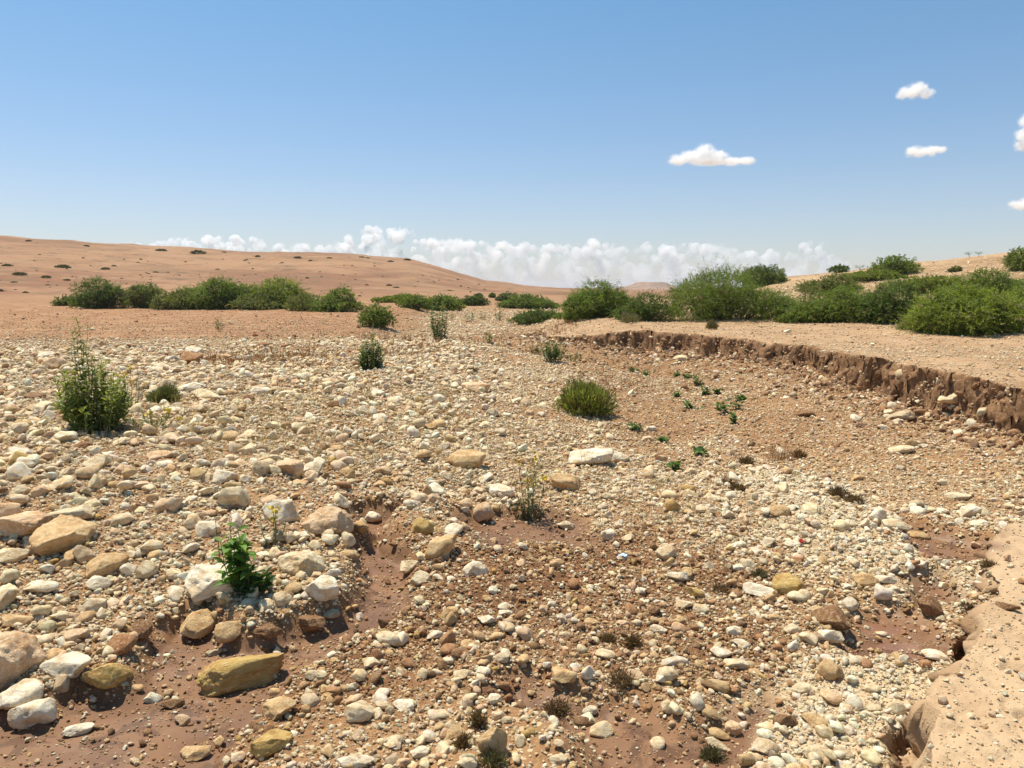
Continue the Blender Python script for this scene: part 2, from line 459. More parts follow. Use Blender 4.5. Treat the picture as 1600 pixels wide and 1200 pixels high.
# ---------------------------------------------------------------- ground sheet
def build_ground():
    fa = np.linspace(R(-41), R(41), 960)
    ba = np.linspace(R(41), R(319), 95)[1:-1]
    ang = np.concatenate([fa, ba]); na = len(ang)
    rad = np.concatenate([[0.03, .4, .8, 1.1], np.geomspace(1.35, 7, 420), np.geomspace(7, 26, 700)[1:], np.geomspace(26, 120, 220)[1:], np.geomspace(120, 9000, 150)[1:]])
    nr = len(rad)
    rr, aa = np.meshgrid(rad, ang, indexing='ij')
    x = (rr * np.sin(aa)).ravel(); y = (rr * np.cos(aa)).ravel()
    zn = zones(x, y)
    z = H(x, y, zn)
    r = rr.ravel()
    # wall mask, and lumps pushed sideways out of the steep face of the bank
    g = z.reshape(nr, na)
    gr = np.gradient(g, axis=0) / np.maximum(np.gradient(rad)[:, None], 1e-4)
    da = np.gradient(ang); da[960:] = abs(da[961 + 5])
    ga = np.gradient(g, axis=1) / np.maximum((rad[:, None] * np.abs(da)[None, :]), 1e-4)
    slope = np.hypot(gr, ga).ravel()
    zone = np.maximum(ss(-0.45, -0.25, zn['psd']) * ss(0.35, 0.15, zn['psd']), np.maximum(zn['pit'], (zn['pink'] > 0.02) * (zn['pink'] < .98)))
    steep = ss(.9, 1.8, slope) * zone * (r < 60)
    p3 = np.stack([x * 6.5, y * 6.5, z * 7.0], 1)
    dx = fbm3(p3, 5, 80) * .11 * steep; dy = fbm3(p3 + 50, 5, 81) * .11 * steep
    near = r < 60
    x = x + np.where(near, dx, 0); y = y + np.where(near, dy, 0)
    px = 800 + FPX * x / np.maximum(y, .02 * r)
    V = np.stack([x, y, z], 1)
    i = np.arange(nr - 1)[:, None]; j = np.arange(na)[None, :]; j2 = (j + 1) % na
    F = np.stack([i * na + j + 0 * j2, i * na + j2 + 0 * j, (i + 1) * na + j2, (i + 1) * na + j + 0 * j2], -1).reshape(-1, 4)[:, ::-1]
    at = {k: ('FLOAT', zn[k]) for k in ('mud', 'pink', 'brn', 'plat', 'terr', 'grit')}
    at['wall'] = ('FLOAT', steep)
    at['hillL'] = ('FLOAT', ss(75, 130, r) * (px < 1080))
    at['hillR'] = ('FLOAT', ss(30, 44, r) * (px >= 1080))
    me = mesh_np('ground', V, F, M_GROUND, True, at)
    return tag(obj('ground', me), 'dry river bed, soil banks and hills of pale reddish earth', 'ground', kind='structure')
build_ground()

# ---------------------------------------------------------------- stones
def ico(n):
    bm = bmesh.new(); bmesh.ops.create_icosphere(bm, subdivisions=n, radius=1.0)
    V = np.array([v.co[:] for v in bm.verts]); F = np.array([[v.index for v in f.verts] for f in bm.faces]); bm.free()
    return V, F
ICO = {n: ico(n) for n in (2, 3, 4, 5)}

def rock_mesh(name, n, seed, mat, ang=.6, flat=.75, rough=1.0):
    V, F = ICO[n]; V = V.copy(); rg = np.random.default_rng(seed)
    k = rg.integers(10, 18)
    for _ in range(k):
        d = rg.normal(size=3); d /= np.linalg.norm(d); h = rg.uniform(.46, .82)
        q = V @ d; over = np.maximum(q - h, 0)
        V -= np.outer(over * min(1.0, ang + .42), d)
    V *= np.array([1, rg.uniform(.68, .95), flat * rg.uniform(.8, 1.1)])
    nrm = V / np.linalg.norm(V, axis=1)[:, None]
    dsp = .055 * fbm3(V * 1.6 + seed, 2, seed) + rough * .05 * fbm3(V * 4.5 + seed, 3, seed + 3) + (rough * .02 * fbm3(V * 14, 2, seed + 5) if n >= 4 else 0)
    V = V + nrm * dsp[:, None]
    ex = np.abs(V).max(0); V = V / ex * np.array([1, ex[1] / ex[0], ex[2] / ex[0]])
    return mesh_np(name, V, F, mat, True), V.min(0), V.max(0)

PAL = {'white': (.88, .78, .59), 'cream': (.81, .665, .43), 'tan': (.64, .44, .22), 'pinkish': (.73, .52, .32),
       'ochre': (.55, .37, .12), 'brown': (.27, .145, .062), 'grey': (.60, .48, .31), 'reddish': (.42, .215, .095)}

def gravel():
    protos = bpy.data.collections.new('gravel_forms')
    for s in range(14):
        n = 3 if s < 9 else 2
        me, a, b = rock_mesh('gravel_form', n, 300 + s, M_PEB, ang=.65 if s % 3 else .4, flat=(.5, .66, .8)[s % 3])
        o = bpy.data.objects.new('gravel_form', me); protos.objects.link(o)
    cls = [  # size min, size max (diameter), density / m2, reach m, near m
        (.085, .20, 32.0, 75, 1.2), (.05, .09, 85, 60, 1.2), (.03, .055, 330, 38, 1.2),
        (.018, .032, 1050, 18, 1.2), (.010, .019, 2600, 9, 1.2), (.006, .011, 5000, 4.8, 1.2)]
    PX, SZ, CO, RO = [], [], [], []
    for ci, (s0, s1, den, reach, r0) in enumerate(cls):
        half = R(41)
        area = half * (reach ** 2 - r0 ** 2)
        n = int(area * den)
        r = np.sqrt(RNG.uniform(r0 ** 2, reach ** 2, n)); a = RNG.uniform(-half, half, n)
        x, y = r * np.sin(a), r * np.cos(a)
        zn = zones(x, y)
        keep = np.ones(n)
        patch = (.6 * fbm2(x * .9, y * .9, 3, 90 + ci) + .5 * fbm2(x * 2.6, y * 2.6, 2, 33) + .45 * fbm2(x * .5, y * .5, 2, 34)) * .5 + .5
        keep *= np.clip(.05 + 1.75 * patch, .08, 1)
        bn = np.exp(-((zn['psd'] + 1.0) / .9) ** 2) * (y > 12); keep *= 1 - .55 * bn
        leftbar = ss(.3, -1.2, x) * (r < 24)
        if ci == 0: keep *= .18 + .75 * leftbar
        if ci == 1: keep *= .75 + .25 * leftbar
        # mud: few stones lying on it; finer ones swallowed
        keep *= 1 - zn['mud'] * (.90 if ci < 3 else .82)
        keep *= 1 - zn['pink'] * (1.0, .97, .93, .90, .85, .85)[ci]
        keep *= 1 - np.maximum(zn['brn'] * (1 - zn['grit']) * (.75, .45, .1, 0, 0, 0)[ci], zn['gul'] * (.66, .48, .32, .2, 0, 0)[ci])
        keep *= 1 - zn['dirt'] * (.9, .75, .55, .3, 0, 0)[ci]
        keep *= 1 + zn['pale'] * (.2, 1.0, .8, .3, 0, 0)[ci]
        hr = ss(27, 36, r) * (zn['plat'] > .5) * (ci < 2)
        keep *= 1 + 9 * hr
        keep *= 1 - zn['plat'] * (.975, .955, .90, .8, .5, .5)[ci]
        t = zn['terr']
        keep *= 1 - t * (.96, .93, .8, .6, .5, .5)[ci]
        # beyond the bar, only the narrow channel stays stony
        keep *= np.where(zn['pit'] > .3, .2, 1)
        far = ss(60, 75, r) * 1.0
        k = RNG.uniform(size=n) < keep * (1 - far)
        x, y, r = x[k], y[k], r[k]; n = len(x)
        zz = {q: v[k] for q, v in zn.items()}
        s = s0 * (s1 / s0) ** (RNG.uniform(size=n) ** 1.6)
        s = np.minimum(s, 30.0 * r / FPX)
        # far stones: drop those under about a pixel
        kk = s / r > .0011 if ci > 0 else np.ones(n, bool)
        x, y, r, s = x[kk], y[kk], r[kk], s[kk]; zz = {q: v[kk] for q, v in zz.items()}; n = len(x)
        z = H(x, y, zz)
        keys = list(PAL); base = np.array([PAL[q] for q in keys])
        w = np.tile(np.array([.24, .42, .13, .13, .008, .01, .05, .02]), (n, 1))
        w[:, 0] += zz['grit'] * .9
        dm = np.clip(np.maximum(zz['brn'], zz['mud']), 0, 1)
        w[:, 2] += dm * .5; w[:, 7] += dm * .6; w[:, 5] += dm * .45; w[:, 4] += dm * .08
        w[:, 7] += zz['terr'] * .6; w[:, 2] += zz['terr'] * .3 + zz['dirt'] * .25
        w = w / w.sum(1)[:, None]; cw = np.cumsum(w, 1)
        idx = (RNG.uniform(size=(n, 1)) > cw).sum(1).clip(0, len(keys) - 1)
        c = base[idx] * RNG.uniform(.80, 1.10, (n, 1)) * (1 + RNG.normal(0, .025, (n, 3)))
        PX.append(np.stack([x, y, z + s * .5 * RNG.uniform(.05, .70, n)], 1)); SZ.append(s * .5)
        CO.append(np.clip(c, 0, .85))
        e = np.stack([RNG.normal(0, .28, n), RNG.normal(0, .28, n), RNG.uniform(0, 6.283, n)], 1)
        RO.append(e)
    # stones stuck in the face of the bank and rolled to its foot
    n = 150000; x = RNG.uniform(-1.5, 8, n); y = RNG.uniform(7, 30, n); zq = zones(x, y); sd = zq['psd']
    face = (sd > -.22) & (sd < .10) & (RNG.uniform(size=n) < .75)
    rub = (sd <= -.22) & (RNG.uniform(size=n) < .30 * np.exp((sd + .22) / .45))
    k = face | rub; x, y, face, sd = x[k], y[k], face[k], sd[k]; n = len(x); zq = {a_: v_[k] for a_, v_ in zq.items()}
    s = .025 * (.17 / .025) ** (RNG.uniform(size=n) ** 2.0); z = H(x, y, zq)
    base = np.array([PAL['cream'], PAL['tan'], PAL['pinkish'], PAL['grey'], PAL['reddish'], PAL['white']])
    c = base[RNG.integers(0, 6, n)] * RNG.uniform(.7, 1.0, (n, 1))
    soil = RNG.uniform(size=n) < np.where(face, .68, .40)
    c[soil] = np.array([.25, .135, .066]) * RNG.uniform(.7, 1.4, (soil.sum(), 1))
    PX.append(np.stack([x + RNG.normal(0, .02, n), y + RNG.normal(0, .02, n), z + s * .05], 1)); SZ.append(s * .5); CO.append(c)
    RO.append(RNG.uniform(-1, 1, (n, 3)) * np.array([.9, .9, 3.14]))
    P = np.concatenate(PX); S = np.concatenate(SZ); K = np.concatenate(CO); E = np.concatenate(RO)
    print('gravel stones', len(P))
    me = bpy.data.meshes.new('gravel')
    me.vertices.add(len(P)); me.vertices.foreach_set('co', P.astype(np.float32).ravel())
    a = me.attributes.new('sz', 'FLOAT', 'POINT'); a.data.foreach_set('value', S.astype(np.float32))
    a = me.attributes.new('rot', 'FLOAT_VECTOR', 'POINT'); a.data.foreach_set('vector', E.astype(np.float32).ravel())
    a = me.attributes.new('col', 'FLOAT_COLOR', 'POINT')
    a.data.foreach_set('color', np.concatenate([K, np.ones((len(K), 1))], 1).astype(np.float32).ravel())
    me.materials.append(M_PEB)
    o = obj('gravel', me)
    ng = bpy.data.node_groups.new('scatter', 'GeometryNodeTree')
    ng.interface.new_socket('Geometry', in_out='INPUT', socket_type='NodeSocketGeometry')
    ng.interface.new_socket('Geometry', in_out='OUTPUT', socket_type='NodeSocketGeometry')
    N = ng.nodes; gi = N.new('NodeGroupInput'); go = N.new('NodeGroupOutput')
    ci = N.new('GeometryNodeCollectionInfo'); ci.inputs[0].default_value = protos
    ci.inputs['Separate Children'].default_value = True; ci.inputs['Reset Children'].default_value = True
    ip = N.new('GeometryNodeInstanceOnPoints'); ip.inputs['Pick Instance'].default_value = True
    def na(nm, ty):
        q = N.new('GeometryNodeInputNamedAttribute'); q.data_type = ty; q.inputs[0].default_value = nm; return q.outputs[0]
    ng.links.new(gi.outputs[0], ip.inputs['Points']); ng.links.new(ci.outputs[0], ip.inputs['Instance'])
    e2r = N.new('FunctionNodeEulerToRotation'); ng.links.new(na('rot', 'FLOAT_VECTOR'), e2r.inputs[0])
    ng.links.new(e2r.outputs[0], ip.inputs['Rotation'])
    ng.links.new(na('sz', 'FLOAT'), ip.inputs['Scale'])
    ri = N.new('FunctionNodeRandomValue'); ri.data_type = 'INT'
    for s_ in ri.inputs:
        if s_.type == 'INT' and s_.name == 'Min': s_.default_value = 0
        if s_.type == 'INT' and s_.name == 'Max': s_.default_value = 13
    ng.links.new([q for q in ri.outputs if q.type == 'INT'][0], ip.inputs['Instance Index'])
    ng.links.new(ip.outputs[0], go.inputs[0])
    m = o.modifiers.new('scatter', 'NODES'); m.node_group = ng
    tag(o, 'loose pale gravel and small stones strewn over the river bed', 'gravel', kind='stuff')
gravel()

# key stones: centre x, y, width, height in the photograph, colour, shape seed class, short landmark name (or None)
K = [
 (0,1030,104,90,'pinkish','big pale boulder cut by the left edge'), (36,822,74,40,'pinkish','smooth pinkish boulder near the left edge'),
 (4,806,44,34,'pinkish',None), (108,836,84,50,'tan','rough tan boulder beside the pinkish one'), (116,803,62,24,'cream',None),
 (333,908,86,60,'white','big white slab rock left of the broad-leaved plant'), (471,879,72,50,'cream','square cream block right of the broad-leaved plant'),
 (502,921,52,44,'white','white egg-shaped rock at the mud edge'), (485,974,46,36,'brown','round wet brown rock in the mud'),
 (512,817,80,54,'pinkish','pitted pinkish boulder above the cream block'), (440,800,52,46,'white','round white rock by the dry grey sprig'),
 (386,1048,128,54,'ochre','long yellow slab lying in the mud'), (168,1057,64,46,'ochre','round yellow-brown rock in the mud'),
 (104,1040,62,40,'white','half-white wedge rock beside the yellow-brown one'), (23,1091,56,46,'white','white oblong rock near the left edge'),
 (52,1115,56,42,'white','rounded white rock at the lower left'), (437,1106,52,40,'tan','tan half-buried rock below the yellow slab'),
 (420,1158,64,38,'ochre','yellowish rock sunk in the grit'), (304,1175,42,28,'tan',None), (287,1125,22,20,'pinkish',None),
 (362,779,50,42,'cream','cream boulder behind the broad-leaved plant'), (327,826,36,28,'white',None), (237,854,34,24,'cream',None),
 (146,950,36,30,'cream',None), (216,985,34,32,'brown','brown upright rock at the mud edge'), (183,1008,42,34,'reddish',None),
 (316,973,60,42,'tan','tan lump below the white slab rock'), (362,984,50,38,'tan',None), (415,985,48,28,'brown',None),
 (444,937,32,26,'cream',None), (167,883,58,36,'tan','long tan rock on the left bar'), (65,917,42,24,'white',None), (8,937,30,40,'cream',None),
 (17,868,40,24,'cream',None), (62,858,32,26,'pinkish',None), (129,867,30,28,'grey',None), (154,912,34,24,'white',None),
 (227,892,30,28,'cream',None), (204,892,22,24,'white',None), (98,962,28,18,'cream',None), (123,992,32,24,'pinkish',None),
 (452,733,46,36,'pinkish','pinkish boulder in the middle left'), (410,733,28,30,'grey',None), (156,723,38,24,'cream','cream rock on the upper left bar'),
 (33,707,30,17,'white',None), (35,725,34,20,'white',None), (350,744,34,24,'white',None), (383,750,20,17,'white',None),
 (254,712,38,18,'pinkish',None), (544,740,24,20,'tan','small tan cube of rock'), (471,838,26,18,'white',None), (437,838,30,22,'grey',None),
 (333,1020,24,12,'grey',None), (271,1100,34,16,'brown',None), (517,958,28,16,'grey',None), (546,865,28,18,'tan',None),
 (690,855,58,44,'tan','round tan boulder in mid bed'), (660,826,36,34,'ochre','yellowish rock behind the round tan boulder'),
 (704,827,36,20,'white',None), (742,890,42,38,'white','knobbly white rock right of the round tan boulder'),
 (654,904,34,26,'cream',None), (640,883,34,24,'cream',None), (756,800,34,40,'pinkish','upright pinkish rock in mid bed'),
 (677,779,28,22,'pinkish',None), (787,769,42,28,'white','white wedge left of the wispy plant'), (733,720,62,36,'tan','big flat-topped tan block in mid bed'),
 (881,754,50,34,'tan','tan block right of the wispy plant'), (885,821,28,20,'cream',None), (962,713,38,26,'white','white chunk right of the crusty white outcrop'),
 (922,716,74,34,'white','crusty white outcrop in mid bed'), (702,958,30,26,'tan',None), (879,1054,42,34,'tan','tan rock above the lower mud patch'),
 (775,1092,22,26,'white',None), (938,1138,38,30,'cream','smooth beige cobble on the lower mud'), (921,1109,24,17,'white',None),
 (913,1127,34,18,'brown',None), (766,1156,48,54,'tan','upright tan boulder at the bottom edge'), (710,1146,36,30,'tan',None),
 (829,1144,28,24,'ochre',None), (731,1190,34,28,'cream',None), (673,1150,26,22,'white',None), (656,1173,32,20,'white',None),
 (554,1192,60,24,'white',None), (600,1100,26,16,'cream',None), (633,1100,36,24,'white',None), (754,1048,26,16,'white',None),
 (725,1052,30,18,'cream',None), (946,1021,32,20,'cream',None), (1054,1033,44,18,'white','flat white stone in the lower right'), (1042,1054,36,32,'cream',None),
 (1044,1104,24,22,'cream',None), (1058,900,38,22,'white','pointed white stone right of the wrapper'), (1037,862,32,28,'cream',None),
 (950,835,26,20,'white',None), (983,840,22,16,'cream',None), (871,879,24,18,'tan',None), (817,854,18,15,'white',None),
 (787,946,22,14,'white',None), (790,957,22,12,'white',None), (877,967,18,18,'white',None), (927,973,26,18,'tan',None),
 (1185,923,46,24,'white','long white stone left of the yellow rock'), (1236,915,48,36,'ochre','pale yellow rock in the right bed'),
 (1300,966,58,44,'brown','big brown boulder beside the muddy pool'), (1299,993,38,28,'white',None), (1267,998,28,22,'cream',None),
 (1325,944,24,22,'white',None), (1352,906,32,24,'tan',None), (1388,906,34,18,'white',None), (1452,950,34,36,'brown','dark muddy rock standing by the pool'),
 (1463,1024,36,22,'white','white stone on the near rim of the pool'), (1150,1037,42,26,'cream','beige rock in the lower right bed'), (1123,1017,32,20,'white',None),
 (1160,1006,26,18,'white',None), (1119,1071,46,20,'tan','flat tan stone beside the right mud arm'), (1110,1112,30,22,'tan',None), (1123,1146,32,18,'tan',None),
 (1144,1137,26,24,'pinkish',None), (1117,1162,38,18,'cream',None), (1229,1125,36,28,'brown','brown round stone on the grey grit'),
 (1275,1125,38,24,'tan',None), (1200,1167,42,32,'grey','grey boulder at the bottom right'), (1271,1175,40,34,'cream',None), (1315,1175,28,22,'cream',None),
 (1296,1048,36,32,'tan',None), (1217,798,32,22,'tan','tan stone on the pale gravel strip'), (1077,773,30,18,'cream',None),
 (1400,821,38,18,'cream',None), (1431,835,28,14,'tan',None), (1515,802,32,22,'white','white stone above the upper mud pool'), (1531,819,26,14,'white',None),
 (1492,775,34,14,'cream',None), (1571,948,30,9,'brown','flat brown stone on the pink soil'), (1154,887,30,14,'white',None), (1233,850,28,12,'white',None),
 (1237,983,28,22,'cream',None), (302,562,32,20,'reddish','reddish rock on the upper left bar'), (305,549,26,12,'white',None), (272,562,24,12,'white',None),
 (250,575,28,14,'white',None), (82,571,26,20,'pinkish','pinkish rock behind the tall leafy shrub'), (70,555,24,10,'white',None), (410,540,22,10,'reddish','reddish stone at the far edge of the bar'),
 (452,541,22,9,'reddish',None), (369,537,16,6,'reddish',None), (352,557,22,9,'pinkish',None), (70,639,42,20,'cream','cream rock left of the tall leafy shrub'), (50,620,30,13,'brown',None),
 (300,605,44,16,'white','flat white rock right of the grey-green tuft'), (320,618,44,20,'cream',None), (280,642,34,12,'white',None), (305,638,22,12,'pinkish',None),
 (410,612,32,16,'white',None), (450,618,30,18,'cream',None), (517,596,28,12,'pinkish',None), (475,589,24,12,'white',None), (545,610,26,14,'cream',None),
 (592,617,22,17,'white','white stone below the columnar oleander'), (745,607,46,20,'pinkish','broad pinkish rock left of the green cushion bush'), (677,667,26,16,'tan',None),
 (427,683,18,16,'cream',None), (192,691,28,14,'cream',None), (380,691,30,13,'cream',None), (1412,652,36,20,'grey','grey rock at the foot of the bank'), (1380,668,18,9,'white',None),
 (1252,646,30,10,'brown','brown slab at the foot of the bank'), (1390,645,14,10,'cream',None), (1485,628,26,18,'cream','cream rock against the shaded bank'), (1537,645,16,12,'cream',None),
 (1402,702,34,12,'cream','low cream stone on the right slope'), (1017,670,16,10,'white',None), (1012,687,22,14,'pinkish',None), (1065,560,26,12,'cream','cream stone below the far bank'),
]
ROCKV = []
for s in range(18):
    ROCKV.append(rock_mesh('rock', 4, 40 + s, M_ROCK, ang=.65 if s % 3 else .35, flat=.7))
BIGN = {0: 5}
LAND = []; ROCKS = []
def place_rock(i, px, py, w, h, col, name=None):
    hx, hy, hz = hit(px, py + h * .24)
    dist = math.sqrt(hx * hx + hy * hy + (CZ - hz) ** 2)
    phi = math.asin(min(.95, (CZ - hz) / dist)); dep = math.hypot(hx, hy) * CP + (CZ - hz) * SP
    Wm = w * dep / FPX; Hm = h * dep / FPX
    rr = random.Random(i * 7 + 3)
    dpt = Wm * rr.uniform(.72, .9)
    vh = (Hm - dpt * math.sin(phi) * .8) / math.cos(phi)
    if vh < .38 * Wm:
        vh = max(.30 * Wm, min(.38 * Wm, Hm * .8))
        dpt = max(.45 * Wm, min(dpt, (Hm - vh * math.cos(phi) * .8) / max(math.sin(phi), .12)))
    vh = min(vh, .85 * Wm)
    vh *= 1.12
    if w >= 46:
        best = None
        for q in range(5):
            cnd = rock_mesh('rock', 5 if w > 70 else 4, 900 + i + 997 * q, M_ROCK, ang=.65 if i % 3 else .4, flat=.75, rough=1.2)
            V_ = np.zeros(len(cnd[0].vertices) * 3, np.float32); cnd[0].vertices.foreach_get('co', V_); V_ = V_.reshape(-1, 3)
            sc_ = np.abs(V_ / np.abs(V_).max(0)); fill = float(np.mean(np.sqrt(sc_[:, 0] ** 2 + sc_[:, 2] ** 2 + .5 * sc_[:, 1] ** 2)))
            if best is None or fill > best[0]:
                if best: bpy.data.meshes.remove(best[1][0])
                best = (fill, cnd)
            else: bpy.data.meshes.remove(cnd[0])
        me, a, b = best[1]
    else:
        me, a, b = ROCKV[rr.randrange(len(ROCKV))]
    o = bpy.data.objects.new('rock', me); C.objects.link(o)
    ex = b - a
    flip = rr.choice((0, math.pi)) if w < 46 else 0
    o.scale = (Wm / ex[0], dpt / ex[1], vh / ex[2])
    o.rotation_euler = (rr.uniform(-.12, .12), rr.uniform(-.15, .15), flip + rr.uniform(-.25, .25) - math.atan2(hx, hy))
    o.location = (hx, hy, hz + vh * .28)
    c = PAL[col]; f = rr.uniform(.9, 1.08)
    o.color = (c[0] * f, c[1] * f, c[2] * f, 1)
    ROCKS.append([o, px, py, w, h, col, name])
    return o
for i, (px, py, w, h, col, nm) in enumerate(K):
    place_rock(i, px, py, w, h, col, nm)
# further stones among them, the largest the loose gravel would show
spots = [(k[0], k[1], max(k[2], k[3])) for k in K]
rx = random.Random(5); tries = 0; i = 1000
while len(ROCKS) < 296 and tries < 9000:
    tries += 1
    px = rx.uniform(5, 1590); py = 560 + 630 * rx.random() ** .8
    if px > 1380 and py > 800: continue
    if px > 900 and py < 700: continue
    sc = .35 + .65 * (py - 560) / 640
    w = rx.uniform(26, 44) * sc * (1.25 if px < 620 and py > 640 else .9)
    if any(math.hypot(px - a, (py - b) * 1.3) < (w + c) * .56 for a, b, c in spots): continue
    gx, gy = plane_pt(px, py); zq = zones(np.array([gx]), np.array([gy]))
    if zq['mud'][0] > .3 and rx.random() < .93: continue
    if zq['pink'][0] > .3 or zq['dirt'][0] > .5 and rx.random() < .8: continue
    col = rx.choices(['white', 'cream', 'tan', 'pinkish', 'grey', 'reddish'], [30, 40, 12, 14, 3, 1])[0]
    place_rock(i, px, py, w, w * rx.uniform(.55, .78), col); i += 1
    spots.append((px, py, w))

# every stone gets a label of its own, told from the nearest stone with a name
land = [r for r in ROCKS if r[6]]
for r in land:
    tag(r[0], r[6], 'rock', 'stones lying on the river bed')
extra = [(150, 610, 'the tall leafy shrub'), (375, 880, 'the broad-leaved plant'), (830, 780, 'the wispy plant'), (915, 615, 'the green cushion bush'),
         (580, 545, 'the columnar oleander'), (255, 620, 'the grey-green tuft'), (973, 872, 'the crumpled wrapper'), (1120, 630, 'the dark seedlings')]
SHORT = [(r[1], r[2], 'the ' + r[6]) for r in land] + extra
ORD = ['nearest', 'second nearest', 'third nearest', 'fourth nearest', 'fifth nearest', 'sixth nearest', 'seventh nearest', 'eighth nearest', 'ninth nearest', 'tenth nearest', 'eleventh nearest', 'twelfth nearest']
slots = {}
for r in ROCKS:
    if r[6]: continue
    cand = sorted(SHORT, key=lambda q: math.hypot(q[0] - r[1], (q[1] - r[2]) * 1.4) + len(q[2].split()) * 2)
    q = cand[0]
    dx, dy = r[1] - q[0], (r[2] - q[1]) * 1.4
    di = ('right of' if dx > 0 else 'left of') if abs(dx) > abs(dy) else ('below' if dy > 0 else 'behind')
    slots.setdefault((q[2], di), []).append((math.hypot(dx, dy), r))
for (nm, di), lst in slots.items():
    lst.sort(key=lambda t: t[0])
    cnt = {}
    for d, r in lst:
        k = cnt.get(r[5], 0); cnt[r[5]] = k + 1
        same = sum(1 for _, q in lst if q[5] == r[5])
        o = '' if same == 1 else (ORD[k] + ' ')
        lab = f"{o}{r[5]} stone {di} {nm}"
        r[0]['label'] = ' '.join(lab.split()[:16]); r[0]['category'] = 'rock'; r[0]['group'] = 'stones lying on the river bed'

# ---------------------------------------------------------------- plants
def unit(v): return v / np.maximum(np.linalg.norm(v, axis=-1, keepdims=True), 1e-9)

def leaves_mesh(name, P, D, N, L, Wd, col, mat, fold=.25, six=False):
    """leaves as folded rhombs (six: pointed lance leaves of four faces)"""
    n = len(P); S = unit(np.cross(D, N)); N = np.cross(S, D)
    L = L[:, None]; Wd = Wd[:, None]
    if not six:
        V = np.stack([P, P + D * L * .45 + S * Wd * .5 + N * Wd * fold * .5, P + D * L, P + D * L * .45 - S * Wd * .5 + N * Wd * fold * .5], 1)
        F = np.arange(n)[:, None] * 4 + np.array([[0, 1, 2, 3]]); k = 4
    else:
        m1 = P + D * L * .35 + N * L * .05; m2 = P + D * L * .72 + N * L * .02; tip = P + D * L - N * L * .10
        V = np.stack([P, m1 + S * Wd * .5 + N * Wd * fold, m1, m1 - S * Wd * .5 + N * Wd * fold, m2 + S * Wd * .36 + N * Wd * fold * .7, m2, m2 - S * Wd * .36 + N * Wd * fold * .7, tip], 1)
        base = np.array([[0, 1, 2, 2], [0, 2, 3, 3], [1, 4, 5, 2], [2, 5, 6, 3], [4, 7, 5, 5], [5, 7, 6, 6]])
        # triangles stored as tri faces through a second pass
        q = np.array([[1, 4, 5, 2], [2, 5, 6, 3]])
        tr = np.array([[0, 1, 2], [0, 2, 3], [4, 7, 5], [5, 7, 6]])
        k = 8
        T = np.concatenate([tr, q[:, [0, 1, 2]], q[:, [0, 2, 3]]])
        F = (np.arange(n)[:, None, None] * 8 + T[None]).reshape(-1, 3)
    V = V.reshape(-1, 3)
    c = np.concatenate([np.repeat(col, k, 0), np.ones((n * k, 1))], 1)
    return mesh_np(name, V, F, mat, False, {'tint': ('FLOAT_COLOR', c)})

def tubes_mesh(name, lines, mat, sides=5, tint=None):
    Vs, Fs, o = [], [], 0
    for pts, r0, r1 in lines:
        pts = np.asarray(pts, float); m = len(pts)
        T = unit(np.gradient(pts, axis=0)); ref = np.array([.31, .95, .05])
        A = unit(np.cross(T, ref)); B = np.cross(T, A)
        rr = np.linspace(r0, r1, m)[:, None, None]
        th = np.arange(sides) / sides * 2 * math.pi
        ring = pts[:, None] + rr * (A[:, None] * np.cos(th)[None, :, None] + B[:, None] * np.sin(th)[None, :, None])
        Vs.append(ring.reshape(-1, 3))
        i = np.arange(m - 1)[:, None]; j = np.arange(sides)[None]; j2 = (j + 1) % sides
        Fs.append((np.stack([i * sides + j, i * sides + j2, (i + 1) * sides + j2, (i + 1) * sides + j], -1).reshape(-1, 4)) + o)
        o += m * sides
    V = np.concatenate(Vs); at = None
    if tint is not None: at = {'tint': ('FLOAT_COLOR', np.tile(np.array([*tint, 1.0]), (len(V), 1)))}
    return mesh_np(name, V, np.concatenate(Fs), mat, True, at)

def root_at(name, x, y, z):
    e = bpy.data.objects.new(name, None); C.objects.link(e); e.location = (x, y, z); e.empty_display_size = .1
    return e

G_MID, G_DARK, G_YEL, G_OLV = (.145, .205, .032), (.095, .145, .030), (.195, .245, .036), (.165, .185, .055)

